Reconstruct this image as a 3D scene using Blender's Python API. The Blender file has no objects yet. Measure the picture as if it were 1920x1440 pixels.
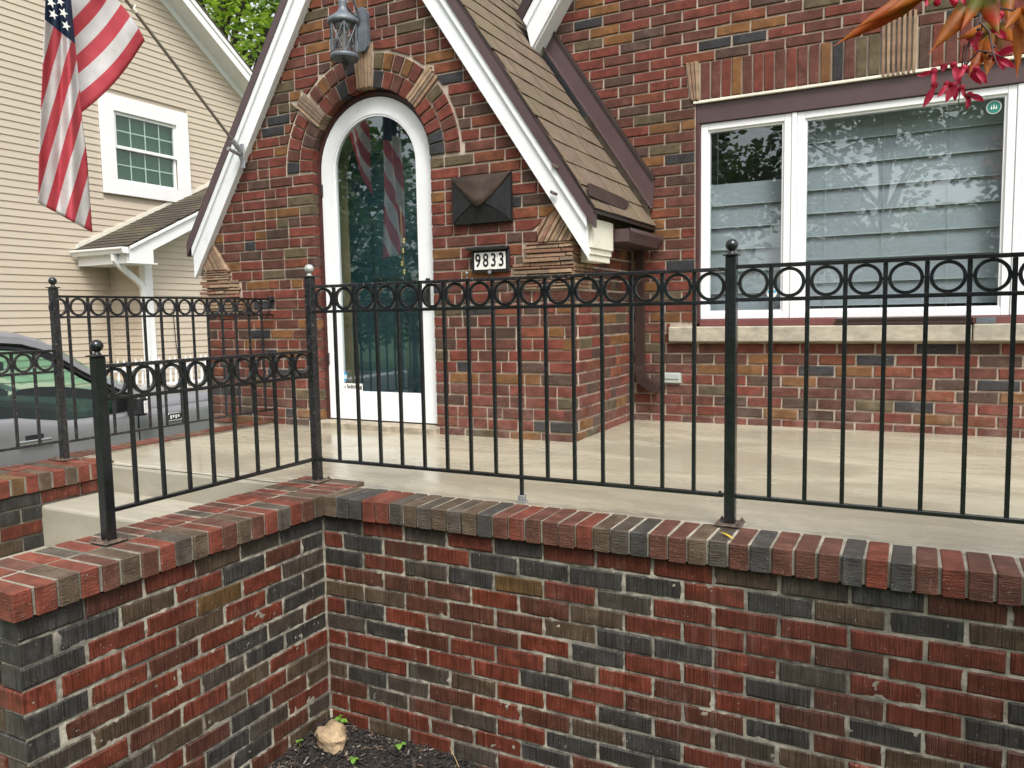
import bpy, math, random
from mathutils import Vector, Matrix, noise as mnoise
from math import sin, cos, pi, radians, sqrt, atan2, floor

sc = bpy.context.scene
col = sc.collection
# ------------------------------------------------------------------ camera, sky, sun, exposure
cd = bpy.data.cameras.new('camera')
cam = bpy.data.objects.new('camera', cd); col.objects.link(cam)
cd.sensor_fit = 'HORIZONTAL'; cd.sensor_width = 36.0; cd.lens = 36.0 * 1462.44 / 1920.0
cd.clip_start = 0.02; cd.clip_end = 2000
CAM = Vector((2.2487, -2.5229, 0.8206))
_f = Vector((-0.45856498, 0.8842786, -0.0881449)); _r = Vector((0.88832844, 0.45884578, -0.01825186)); _u = Vector((-0.02430519, 0.08667129, 0.99594043))
cam.matrix_world = Matrix(((_r.x, _u.x, -_f.x, CAM.x), (_r.y, _u.y, -_f.y, CAM.y), (_r.z, _u.z, -_f.z, CAM.z), (0, 0, 0, 1)))
sc.camera = cam
sc.render.resolution_x = 1024; sc.render.resolution_y = 768

SUN_DIR = Vector((0.55, -0.62, 1.15)).normalized()          # towards the sun
w = bpy.data.worlds.new('World'); sc.world = w; w.use_nodes = True
nt = w.node_tree; nt.nodes.clear()
sky = nt.nodes.new('ShaderNodeTexSky'); sky.sky_type = 'NISHITA'; sky.sun_disc = False
sky.sun_elevation = math.asin(SUN_DIR.z); sky.sun_rotation = atan2(SUN_DIR.x, SUN_DIR.y)
sky.air_density = 1.0; sky.dust_density = 4.0; sky.ozone_density = 1.0
hs = nt.nodes.new('ShaderNodeHueSaturation'); hs.inputs['Saturation'].default_value = 0.16
bg = nt.nodes.new('ShaderNodeBackground'); bg.inputs['Strength'].default_value = 0.15
wo = nt.nodes.new('ShaderNodeOutputWorld')
nt.links.new(sky.outputs['Color'], hs.inputs['Color']); nt.links.new(hs.outputs['Color'], bg.inputs['Color']); nt.links.new(bg.outputs[0], wo.inputs['Surface'])
sd = bpy.data.lights.new('sun', 'SUN'); sd.energy = 1.5; sd.angle = radians(16); sd.color = (1.0, 0.97, 0.92)
sun = bpy.data.objects.new('sun', sd); col.objects.link(sun)
sun.rotation_euler = (-SUN_DIR).to_track_quat('-Z', 'Y').to_euler()
sc.view_settings.view_transform = 'Standard'; sc.view_settings.look = 'None'; sc.view_settings.gamma = 1.0
sc.view_settings.exposure = 0.85
sc.render.engine = 'CYCLES'
sc.cycles.use_denoising = True
sc.cycles.max_bounces = 8; sc.cycles.transparent_max_bounces = 24
sc.cycles.caustics_reflective = False; sc.cycles.caustics_refractive = False

# ------------------------------------------------------------------ materials
def srgb(r, g, b):
    f = lambda c: (c / 255 / 12.92) if c <= 10 else ((c / 255 + 0.055) / 1.055) ** 2.4
    return (f(r), f(g), f(b))
M = {}
def nodes_of(name):
    m = bpy.data.materials.new(name); m.use_nodes = True; n = m.node_tree; n.nodes.clear()
    out = n.nodes.new('ShaderNodeOutputMaterial'); p = n.nodes.new('ShaderNodeBsdfPrincipled')
    n.links.new(p.outputs[0], out.inputs['Surface']); M[name] = m
    return m, n, p, out
def mnode(n, op, a, b=None, c=None):
    x = n.nodes.new('ShaderNodeMath'); x.operation = op
    for i, v in enumerate((a, b, c)):
        if v is None: continue
        if isinstance(v, (int, float)): x.inputs[i].default_value = v
        else: n.links.new(v, x.inputs[i])
    return x.outputs[0]
def mixc(n, fac, a, b, mode='MIX'):
    x = n.nodes.new('ShaderNodeMix'); x.data_type = 'RGBA'; x.blend_type = mode
    for i, v in ((0, fac), (6, a), (7, b)):
        if isinstance(v, (int, float)): x.inputs[i].default_value = v
        elif isinstance(v, tuple): x.inputs[i].default_value = (*v[:3], 1)
        else: n.links.new(v, x.inputs[i])
    return x.outputs[2]
def ramp(n, v, lo, hi):
    x = n.nodes.new('ShaderNodeMapRange'); x.inputs[1].default_value = lo; x.inputs[2].default_value = hi
    n.links.new(v, x.inputs[0]); return x.outputs[0]
def coords(n, scale=(1, 1, 1), rnd=True, world=False):
    tc = n.nodes.new('ShaderNodeTexCoord'); v = tc.outputs['Object']
    if world:
        g = n.nodes.new('ShaderNodeNewGeometry'); v = g.outputs['Position']
    if rnd and not world:
        oi = n.nodes.new('ShaderNodeObjectInfo'); a = n.nodes.new('ShaderNodeVectorMath'); a.operation = 'ADD'
        s = n.nodes.new('ShaderNodeVectorMath'); s.operation = 'SCALE'; s.inputs[0].default_value = (37.1, 53.7, 71.3)
        n.links.new(oi.outputs['Random'], s.inputs['Scale']); n.links.new(v, a.inputs[0]); n.links.new(s.outputs[0], a.inputs[1]); v = a.outputs[0]
    mp = n.nodes.new('ShaderNodeMapping'); mp.inputs['Scale'].default_value = scale
    n.links.new(v, mp.inputs['Vector']); return mp.outputs['Vector']
def noise(n, vec, scale, detail=3, rough=0.55, dist=0.0):
    x = n.nodes.new('ShaderNodeTexNoise'); x.inputs['Scale'].default_value = scale; x.inputs['Detail'].default_value = detail
    x.inputs['Roughness'].default_value = rough; x.inputs['Distortion'].default_value = dist
    n.links.new(vec, x.inputs['Vector']); return x.outputs['Fac']
def bump(n, p, h, strength, dist=0.002):
    b = n.nodes.new('ShaderNodeBump'); b.inputs['Strength'].default_value = strength; b.inputs['Distance'].default_value = dist
    n.links.new(h, b.inputs['Height']); n.links.new(b.outputs[0], p.inputs['Normal'])
def setc(n, p, c):
    if isinstance(c, tuple): p.inputs['Base Color'].default_value = (*c[:3], 1)
    else: n.links.new(c, p.inputs['Base Color'])

def brick_mat(name, c, kind):
    m, n, p, out = nodes_of(name)
    oi = n.nodes.new('ShaderNodeObjectInfo'); rnd = oi.outputs['Random']
    r2 = mnode(n, 'FRACT', mnode(n, 'MULTIPLY', rnd, 17.31))
    v = coords(n)
    big = noise(n, v, 14, 2); fine = noise(n, v, 240, 2, 0.7); spk = noise(n, v, 520, 1)
    dark = tuple(x * 0.55 for x in c); lite = tuple(min(1, x * 1.28 + 0.012) for x in c)
    base = mixc(n, ramp(n, big, 0.3, 0.7), dark, lite)
    base = mixc(n, mnode(n, 'MULTIPLY', r2, 0.45), base, tuple(x * 0.6 + 0.01 for x in c))
    base = mixc(n, mnode(n, 'MULTIPLY', ramp(n, fine, 0.35, 0.62), 0.30), base, tuple(x * 0.35 for x in c))
    # lime bloom and mortar smears with a shape of their own
    wv = coords(n, world=True)
    smear = noise(n, wv, 5.5, 5, 0.65, 0.4)
    sm = mnode(n, 'MULTIPLY', ramp(n, smear, 0.62, 0.82), 0.33 if kind == 'comb' else 0.22)
    if kind == 'rug':       # lime bloom rising from the porch floor
        sx = n.nodes.new('ShaderNodeSeparateXYZ'); n.links.new(wv, sx.inputs[0])
        low = mnode(n, 'MULTIPLY', ramp(n, sx.outputs[2], 0.62, 0.12), ramp(n, noise(n, wv, 7.0, 5, 0.7), 0.38, 0.62))
        sm = mnode(n, 'ADD', sm, mnode(n, 'MULTIPLY', low, 0.38))
    base = mixc(n, mnode(n, 'MULTIPLY', sm, ramp(n, spk, 0.4, 0.6)), base, (0.42, 0.39, 0.35))
    # flashed, burnt patches inside a face; lime runs; small white specks
    fl_ = ramp(n, noise(n, coords(n, (1.0, 1.0, 1.6)), 17, 3, 0.6), 0.44, 0.66)
    base = mixc(n, mnode(n, 'MULTIPLY', fl_, 0.78 if kind != 'rug' else 0.55), base, tuple(x * 0.36 + y for x, y in zip(c, (.018, .011, .007))))
    if kind != 'rug':
        runs = ramp(n, noise(n, coords(n, (16, 16, 1.3), world=True), 1.0, 4, 0.6), 0.60, 0.78)
        base = mixc(n, mnode(n, 'MULTIPLY', runs, 0.20), base, (0.36, 0.34, 0.31))
    sp2 = ramp(n, noise(n, v, 150, 1, 0.5), 0.735, 0.76)
    base = mixc(n, mnode(n, 'MULTIPLY', sp2, 0.55), base, (0.50, 0.46, 0.40))
    p.inputs['Specular IOR Level'].default_value = 0.25 if kind == 'rug' else 0.32
    dirt = ramp(n, noise(n, wv, 2.3, 4, 0.6), 0.45, 0.75)
    base = mixc(n, mnode(n, 'MULTIPLY', dirt, 0.35), base, (0.028, 0.026, 0.02))
    setc(n, p, base)
    if kind == 'comb':       # vertical scratches on the face
        g = noise(n, coords(n, (250, 60, 8)), 1.0, 2, 0.6)
        h = mnode(n, 'ADD', mnode(n, 'MULTIPLY', g, 1.0), mnode(n, 'MULTIPLY', fine, 0.35))
        setc(n, p, mixc(n, mnode(n, 'MULTIPLY', ramp(n, g, 0.54, 0.38), 0.72), base, tuple(x * 0.25 for x in c)))
        bump(n, p, h, 0.9, 0.004); rr = ramp(n, noise(n, wv, 3.1, 3), 0.35, 0.7)
        n.links.new(mnode(n, 'ADD', mnode(n, 'MULTIPLY', rr, 0.35), 0.33), p.inputs['Roughness'])
    elif kind == 'cap':      # horizontal scratches on the ends, pitted tops
        g = noise(n, coords(n, (30, 30, 200)), 1.0, 2, 0.6)
        h = mnode(n, 'ADD', mnode(n, 'MULTIPLY', g, 0.8), mnode(n, 'MULTIPLY', noise(n, v, 170, 3, 0.7), 0.9))
        bump(n, p, h, 0.9, 0.004); rr = ramp(n, noise(n, wv, 3.1, 3), 0.35, 0.7)
        n.links.new(mnode(n, 'ADD', mnode(n, 'MULTIPLY', rr, 0.35), 0.30), p.inputs['Roughness'])
    else:                    # rough stippled face
        g = noise(n, coords(n, (1, 1, 1.6)), 120, 3, 0.7, 0.6)
        setc(n, p, mixc(n, mnode(n, 'MULTIPLY', ramp(n, g, 0.48, 0.34), 0.55), base, tuple(x * 0.35 for x in c)))
        bump(n, p, g, 0.9, 0.005); p.inputs['Roughness'].default_value = 0.78
    return m

RET = dict(R=(0.185, 0.040, 0.020), M=(0.125, 0.043, 0.026), D=(0.056, 0.053, 0.048), G=(0.086, 0.069, 0.052), B=(0.112, 0.075, 0.046), O=(0.145, 0.078, 0.026))
HSE = dict(R=(0.225, 0.053, 0.034), M=(0.165, 0.056, 0.039), K=(0.108, 0.058, 0.043), O=(0.27, 0.118, 0.038), T=(0.245, 0.072, 0.034), G=(0.150, 0.112, 0.060), D=(0.044, 0.044, 0.050))
for k, c in RET.items():
    brick_mat('comb_brick_' + k, c, 'comb'); brick_mat('cap_brick_' + k, tuple(min(1, x * 1.22 + .006) for x in c), 'cap')  # cap copies lightened: stronger light on the flat tops is put into their colour
for k, c in HSE.items(): brick_mat('house_brick_' + k, c, 'rug')

def plain(name, c, rough=0.6, metal=0.0, var=0.15, vs=6.0, bs=0.0, bscale=60, spec=0.5, world=False, stretch=(1, 1, 1), coat=0.0, dirt=None, dirtamt=0.4, dirtscale=8, dirtlo=.5, dirthi=.75):
    m, n, p, out = nodes_of(name)
    v = coords(n, stretch, rnd=False, world=world)
    nz = noise(n, v, vs, 4, 0.6)
    base = mixc(n, ramp(n, nz, 0.3, 0.7), tuple(x * (1 - var) for x in c), tuple(min(1, x * (1 + var)) for x in c))
    if dirt:
        dn = ramp(n, noise(n, coords(n, (1, 1, 1), rnd=False, world=True), dirtscale, 6, 0.7), dirtlo, dirthi)
        base = mixc(n, mnode(n, 'MULTIPLY', dn, dirtamt), base, dirt)
    setc(n, p, base)
    p.inputs['Metallic'].default_value = metal; p.inputs['Specular IOR Level'].default_value = spec; p.inputs['Coat Weight'].default_value = coat
    rn = ramp(n, noise(n, v, vs * 3.1, 3), 0.3, 0.7)
    n.links.new(mnode(n, 'ADD', mnode(n, 'MULTIPLY', rn, rough * 0.35), rough * 0.82), p.inputs['Roughness'])
    if bs: bump(n, p, noise(n, v, bscale, 3, 0.65), bs, 0.004)
    return m

plain('mortar_porch', (0.36, 0.33, 0.262), 0.9, var=0.35, vs=9, bs=0.8, bscale=160, world=True, dirt=(0.075, 0.072, 0.058), dirtamt=0.8, dirtscale=3.2, dirtlo=.40, dirthi=.64)
plain('mortar_house', (0.47, 0.385, 0.31), 0.92, var=0.22, vs=12, bs=0.8, bscale=170, world=True, dirt=(0.12, 0.09, 0.07), dirtamt=0.6, dirtscale=4)
plain('iron', (0.0085, 0.010, 0.011), 0.24, var=0.5, vs=30, bs=0.12, bscale=45, spec=0.65, world=True, dirt=(0.16, 0.15, 0.14), dirtamt=0.5, dirtscale=70, dirtlo=.66, dirthi=.74)
plain('iron_worn', (0.016, 0.016, 0.018), 0.27, var=0.6, vs=40, bs=0.2, bscale=60, spec=0.65, world=True, dirt=(0.34, 0.32, 0.29), dirtamt=0.6, dirtscale=60, dirtlo=.60, dirthi=.70)
plain('iron_bare', (0.42, 0.43, 0.41), 0.42, metal=0.3, var=0.4, vs=60, bs=0.2, bscale=90, world=True, dirt=(.05, .05, .05), dirtamt=.7, dirtscale=55)
plain('rusty_plate', (0.10, 0.075, 0.06), 0.6, var=0.5, vs=60, bs=0.4, bscale=120, world=True, dirt=(.25, .12, .06), dirtamt=.5, dirtscale=60)
plain('white_paint', (0.80, 0.815, 0.83), 0.42, var=0.03, vs=4, bs=0.08, bscale=30, world=True, dirt=(0.40, 0.38, 0.34), dirtamt=0.5, dirtscale=9, dirtlo=.56, dirthi=.85)
plain('white_vinyl', (0.82, 0.83, 0.84), 0.35, var=0.02, vs=4, world=True)
plain('cream_paint', (0.74, 0.71, 0.60), 0.5, var=0.06, vs=5, world=True, dirt=(.3, .28, .22), dirtamt=.4, dirtscale=8)
plain('brown_metal', (0.085, 0.053, 0.054), 0.34, var=0.12, vs=3, bs=0.10, bscale=7, spec=0.5, world=True, dirt=(.10, .075, .07), dirtamt=.35, dirtscale=5)
plain('brown_dark', (0.040, 0.026, 0.024), 0.38, var=0.2, vs=8, bs=0.1, bscale=30, world=True)
plain('brown_frame', (0.070, 0.028, 0.026), 0.45, var=0.2, vs=9, bs=0.15, bscale=40, world=True, dirt=(.2, .16, .14), dirtamt=.4, dirtscale=25, dirtlo=.6, dirthi=.8)
plain('spout_brown', (0.042, 0.025, 0.022), 0.36, var=0.15, vs=9, bs=0.1, bscale=40, world=True)
plain('maroon_trim', (0.16, 0.055, 0.05), 0.5, var=0.15, vs=9, world=True)
plain('limestone', (0.43, 0.385, 0.30), 0.88, var=0.18, vs=14, bs=0.6, bscale=140, world=True, stretch=(1, 1, 2.2), dirt=(0.17, 0.16, 0.14), dirtamt=0.6, dirtscale=7, dirtlo=.42, dirthi=.7)
plain('keystone', (0.31, 0.215, 0.14), 0.9, var=0.3, vs=30, bs=0.9, bscale=120, world=True, dirt=(.16, .12, .09), dirtamt=.6, dirtscale=20)
for i, c in enumerate(((0.27, 0.165, 0.105), (0.24, 0.120, 0.078), (0.33, 0.225, 0.14), (0.20, 0.14, 0.095))):
    plain('ledgestone_%d' % i, c, 0.92, var=0.3, vs=25, bs=0.9, bscale=120, dirt=(.12, .09, .07), dirtamt=.5, dirtscale=20)
plain('threshold', (0.33, 0.28, 0.21), 0.8, var=0.3, vs=16, bs=0.5, bscale=80, world=True, dirt=(.1, .09, .08), dirtamt=.7, dirtscale=14)
plain('lantern_metal', (0.105, 0.125, 0.145), 0.45, var=0.3, vs=30, bs=0.2, bscale=80, spec=.6, dirt=(.25, .27, .28), dirtamt=.4, dirtscale=60)
plain('mailbox_metal', (0.021, 0.021, 0.022), 0.5, metal=0.35, var=0.4, vs=9, bs=0.15, bscale=25, stretch=(8, 8, 1))
plain('mailbox_flap', (0.062, 0.042, 0.031), 0.5, metal=0.35, var=0.5, vs=7, bs=0.15, bscale=25)
plain('black_plastic', (0.014, 0.014, 0.015), 0.42, var=0.2)
plain('number_white', (0.80, 0.79, 0.74), 0.5, var=0.04, vs=20)
plain('ink', (0.008, 0.008, 0.009), 0.5, var=0.1)
plain('sticker_blue', (0.09, 0.36, 0.62), 0.4, var=0.05)
plain('sticker_teal', (0.02, 0.20, 0.15), 0.35, var=0.1)
plain('teal_door', (0.014, 0.050, 0.066), 0.5, var=0.2)
plain('teal_door_dark', (0.008, 0.026, 0.036), 0.5, var=0.2)
plain('hall_trim', (0.30, 0.23, 0.13), 0.6, var=0.2)
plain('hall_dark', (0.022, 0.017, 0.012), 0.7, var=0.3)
plain('brass', (0.30, 0.24, 0.11), 0.38, metal=0.9, var=0.2)
plain('jute', (0.40, 0.28, 0.12), 0.9, var=0.2)
plain('blind_fabric', (0.36, 0.385, 0.40), 0.85, var=0.07, vs=26, stretch=(0.4, 1, 7))
plain('blind_edge', (0.50, 0.54, 0.53), 0.8, var=0.05)
plain('plastic_grey', (0.40, 0.45, 0.42), 0.4, var=0.05)
plain('siding', (0.51, 0.432, 0.338), 0.5, var=0.04, vs=2.5, bs=0.12, bscale=90, stretch=(1, .1, 1), dirt=(.48, .39, .29), dirtamt=.3, dirtscale=2)
plain('siding_trim', (0.80, 0.80, 0.79), 0.45, var=0.03, world=True)
plain('shade_green', (0.13, 0.22, 0.155), 0.7, var=0.10, vs=4)
plain('truck_paint', (0.30, 0.296, 0.308), 0.34, metal=0.5, var=0.04, coat=0.8)
plain('truck_trim', (0.012, 0.012, 0.013), 0.5, var=0.2)
plain('chrome', (0.72, 0.72, 0.72), 0.15, metal=1.0, var=0.04)
plain('tyre', (0.012, 0.012, 0.012), 0.8, var=0.3)
plain('seat_cloth', (0.012, 0.018, 0.018), 0.8, var=0.3)
plain('amber_lens', (0.75, 0.72, 0.70), 0.2, var=0.1)
plain('pole_metal', (0.20, 0.17, 0.145), 0.36, metal=0.55, var=0.2, vs=14)
plain('galvanised', (0.30, 0.31, 0.32), 0.45, metal=0.5, var=0.3, vs=40)
plain('clip_white', (0.72, 0.68, 0.58), 0.5)
plain('bark', (0.055, 0.043, 0.032), 0.9, var=0.4, vs=8, bs=0.9, bscale=20)
plain('twig', (0.042, 0.016, 0.014), 0.6, var=0.3, vs=30)
plain('soil', (0.020, 0.016, 0.013), 0.95, var=0.5, vs=30, bs=1.0, bscale=70, world=True)
plain('rock_tan', (0.34, 0.245, 0.145), 0.9, var=0.4, vs=24, bs=1.0, bscale=70, dirt=(.16, .10, .06), dirtamt=.6, dirtscale=14)
plain('asphalt_drive', (0.26, 0.25, 0.23), 0.9, var=0.2, vs=3, bs=0.5, bscale=60, world=True)
plain('lawn', (0.055, 0.10, 0.026), 0.9, var=0.5, vs=3, bs=0.9, bscale=30, world=True)
plain('street', (0.055, 0.055, 0.056), 0.85, var=0.2, vs=2, bs=0.4, bscale=60, world=True)
plain('paint_chip', (0.70, 0.69, 0.65), 0.7, var=0.2)

def shingle_mat(name, c):
    m, n, p, out = nodes_of(name)
    oi = n.nodes.new('ShaderNodeObjectInfo'); v = coords(n)
    g = noise(n, v, 330, 2, 0.7); b = noise(n, v, 9, 3)
    base = mixc(n, ramp(n, b, 0.3, 0.7), tuple(x * 0.72 for x in c), tuple(x * 1.25 for x in c))
    base = mixc(n, mnode(n, 'MULTIPLY', oi.outputs['Random'], 0.5), base, tuple(x * 0.7 for x in c))
    base = mixc(n, mnode(n, 'MULTIPLY', ramp(n, g, 0.4, 0.65), 0.6), base, tuple(x * 0.4 for x in c))
    wv = coords(n, world=True)
    base = mixc(n, mnode(n, 'MULTIPLY', ramp(n, noise(n, wv, 2.2, 4, .65), .45, .7), .45), base, (.15, .135, .06))
    setc(n, p, base); bump(n, p, g, 0.8, 0.003); p.inputs['Roughness'].default_value = 0.92
shingle_mat('shingle_tan', (0.180, 0.128, 0.090)); shingle_mat('shingle_dark', (0.075, 0.060, 0.045))

def concrete_mat(name, c, wet):
    m, n, p, out = nodes_of(name)
    wv = coords(n, world=True); sv = coords(n, (1.1, 9, 3), world=True)
    a = noise(n, wv, 1.6, 5, 0.6); b = noise(n, sv, 3.0, 5, 0.62, 0.7); f = noise(n, wv, 90, 3, 0.7)
    base = mixc(n, ramp(n, a, 0.3, 0.7), tuple(x * 0.90 for x in c), tuple(x * 1.06 for x in c))
    base = mixc(n, mnode(n, 'MULTIPLY', ramp(n, b, 0.42, 0.66), 0.60), base, tuple(min(1, x * 1.18 + .012) for x in c))
    base = mixc(n, mnode(n, 'MULTIPLY', ramp(n, f, 0.5, 0.75), 0.25), base, tuple(x * 0.62 for x in c))
    base = mixc(n, mnode(n, 'MULTIPLY', ramp(n, noise(n, wv, 30, 4, .7), .62, .74), .35), base, tuple(x * 0.5 for x in c))
    wetm = ramp(n, noise(n, coords(n, (0.7, 1.6, 1), world=True), 1.6, 4, 0.6, 0.6), 0.36, 0.60)
    if wet: base = mixc(n, mnode(n, 'MULTIPLY', wetm, 0.36), base, tuple(x * y for x, y in zip(c, (.74, .76, .80))))
    if wet:      # slurry and lime left along the wall cap
        sx = n.nodes.new('ShaderNodeSeparateXYZ'); n.links.new(wv, sx.inputs[0])
        ed = mnode(n, 'MULTIPLY', ramp(n, sx.outputs[1], 0.16, 0.0), ramp(n, noise(n, sv, 6.0, 5, .7, .8), .46, .60))
        base = mixc(n, mnode(n, 'MULTIPLY', ed, .6), base, (.66, .64, .56))
    setc(n, p, base)
    bump(n, p, mnode(n, 'ADD', mnode(n, 'MULTIPLY', b, 0.8), mnode(n, 'MULTIPLY', f, 0.3)), 0.22 if wet else .45, 0.003)
    if wet: n.links.new(mnode(n, 'SUBTRACT', 0.42, mnode(n, 'MULTIPLY', wetm, 0.32)), p.inputs['Roughness'])
    else: p.inputs['Roughness'].default_value = 0.75
concrete_mat('concrete_wet', (0.385, 0.352, 0.262), True); concrete_mat('concrete_step', (0.32, 0.298, 0.235), False)

def glass_mat(name, tint, refl, rough=0.0, film=0.0):
    m, n, p, out = nodes_of(name); n.nodes.remove(p)
    t = n.nodes.new('ShaderNodeBsdfTransparent'); t.inputs[0].default_value = (*tint, 1)
    g = n.nodes.new('ShaderNodeBsdfGlossy'); g.inputs['Roughness'].default_value = rough; g.inputs[0].default_value = (.95, 1, 1, 1)
    lw = n.nodes.new('ShaderNodeLayerWeight'); lw.inputs[0].default_value = 0.5
    mx = n.nodes.new('ShaderNodeMixShader')
    n.links.new(mnode(n, 'MINIMUM', mnode(n, 'ADD', mnode(n, 'MULTIPLY', mnode(n, 'POWER', lw.outputs['Facing'], 5.0), 0.9), refl), 1.0), mx.inputs[0])
    n.links.new(t.outputs[0], mx.inputs[1]); n.links.new(g.outputs[0], mx.inputs[2])
    if film:
        df = n.nodes.new('ShaderNodeBsdfDiffuse'); df.inputs[0].default_value = (.72, .82, .86, 1); m2 = n.nodes.new('ShaderNodeMixShader')
        k = ramp(n, noise(n, coords(n, (2.2, 1, 11), world=True), 1.6, 5, 0.65, 1.2), 0.46, 0.72)
        n.links.new(mnode(n, 'ADD', mnode(n, 'MULTIPLY', k, film), film * .12), m2.inputs[0]); n.links.new(mx.outputs[0], m2.inputs[1]); n.links.new(df.outputs[0], m2.inputs[2]); mx = m2
    n.links.new(mx.outputs[0], out.inputs['Surface'])
glass_mat('door_glass', (0.90, 0.95, 0.95), 0.12, film=0.012); glass_mat('window_glass', (0.92, 0.95, 0.96), 0.085, film=0.012); glass_mat('truck_glass', (0.62, 0.92, 0.78), 0.04)
glass_mat('far_glass', (0.85, 0.93, 0.88), 0.05)
glass_mat('lantern_glass', (0.92, 0.95, 0.97), 0.03)

def leaf_mat(name, c, c2, trans=0.45):
    m, n, p, out = nodes_of(name)
    g = n.nodes.new('ShaderNodeNewGeometry')
    base = mixc(n, g.outputs['Random Per Island'], c, c2)
    setc(n, p, base); p.inputs['Roughness'].default_value = 0.55
    tr = n.nodes.new('ShaderNodeBsdfTranslucent'); n.links.new(base, tr.inputs[0])
    mx = n.nodes.new('ShaderNodeMixShader'); mx.inputs[0].default_value = trans
    n.links.new(p.outputs[0], mx.inputs[1]); n.links.new(tr.outputs[0], mx.inputs[2]); n.links.new(mx.outputs[0], out.inputs['Surface'])
leaf_mat('leaves_green', (0.10, 0.20, 0.018), (0.26, 0.38, 0.03), .55); leaf_mat('leaves_dark', (0.045, 0.11, 0.02), (0.12, 0.22, 0.04))
leaf_mat('seedling_leaf', (0.10, 0.26, 0.03), (0.22, 0.38, 0.06), 0.35); leaf_mat('yellow_leaf', (0.62, 0.47, 0.04), (0.7, 0.5, 0.05), .2)
leaf_mat('maple_crown', (0.34, 0.035, 0.018), (0.40, 0.14, 0.02), .5)
leaf_mat('samara_red', (0.42, 0.010, 0.045), (0.58, 0.022, 0.07), 0.45)
def maple_mat():
    m, n, p, out = nodes_of('maple_leaf')
    v = coords(n); a = noise(n, v, 22, 2, 0.5)
    base = mixc(n, ramp(n, a, 0.35, 0.55), (0.55, 0.040, 0.020), (0.52, 0.17, 0.014))
    base = mixc(n, ramp(n, noise(n, v, 30, 2), 0.48, 0.62), base, (0.20, 0.19, 0.03))
    base = mixc(n, mnode(n, 'MULTIPLY', ramp(n, noise(n, v, 190, 3, .7), .55, .7), .5), base, (0.22, 0.05, 0.02))
    setc(n, p, base); p.inputs['Roughness'].default_value = 0.5
    tr = n.nodes.new('ShaderNodeBsdfTranslucent'); n.links.new(base, tr.inputs[0])
    mx = n.nodes.new('ShaderNodeMixShader'); mx.inputs[0].default_value = .62
    n.links.new(p.outputs[0], mx.inputs[1]); n.links.new(tr.outputs[0], mx.inputs[2]); n.links.new(mx.outputs[0], out.inputs['Surface'])
maple_mat()
def flag_mat():
    m, n, p, out = nodes_of('flag_cloth')
    uv = n.nodes.new('ShaderNodeUVMap'); uv.uv_map = 'UVMap'; sp = n.nodes.new('ShaderNodeSeparateXYZ'); n.links.new(uv.outputs[0], sp.inputs[0])
    st = mnode(n, 'FLOORED_MODULO', mnode(n, 'FLOOR', mnode(n, 'MULTIPLY', sp.outputs[1], 13.0)), 2.0)   # 0 = red from the bottom
    v = coords(n, rnd=False); nz = noise(n, v, 9, 4)
    red = mixc(n, ramp(n, nz, .3, .7), (0.48, 0.048, 0.070), (0.60, 0.085, 0.105)); wht = mixc(n, ramp(n, nz, .3, .7), (0.60, 0.57, 0.56), (0.76, 0.74, 0.74))
    c = mixc(n, st, red, wht)
    can = mnode(n, 'MULTIPLY', mnode(n, 'LESS_THAN', sp.outputs[0], 0.4), mnode(n, 'GREATER_THAN', sp.outputs[1], 6.0 / 13))
    c = mixc(n, can, c, (0.012, 0.028, 0.075)); setc(n, p, c); p.inputs['Roughness'].default_value = 0.75
    bump(n, p, noise(n, v, 28, 3), 0.25, 0.01)
    tr = n.nodes.new('ShaderNodeBsdfTranslucent'); n.links.new(c, tr.inputs[0])
    mx = n.nodes.new('ShaderNodeMixShader'); mx.inputs[0].default_value = .3
    n.links.new(p.outputs[0], mx.inputs[1]); n.links.new(tr.outputs[0], mx.inputs[2]); n.links.new(mx.outputs[0], out.inputs['Surface'])
flag_mat()
def chip_mat():
    m, n, p, out = nodes_of('mulch_chip'); g = n.nodes.new('ShaderNodeNewGeometry')
    cr = n.nodes.new('ShaderNodeValToRGB'); e = cr.color_ramp.elements
    e[0].color = (.008, .007, .007, 1); e[1].position = .8; e[1].color = (.030, .024, .020, 1)
    for ps, c in ((.86, (.11, .07, .045)), (.94, (.16, .12, .09)), (1., (.30, .26, .22))):
        x = e.new(ps); x.color = (*c, 1)
    n.links.new(g.outputs['Random Per Island'], cr.inputs[0]); n.links.new(cr.outputs[0], p.inputs['Base Color']); p.inputs['Roughness'].default_value = 0.75
chip_mat()

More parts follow.
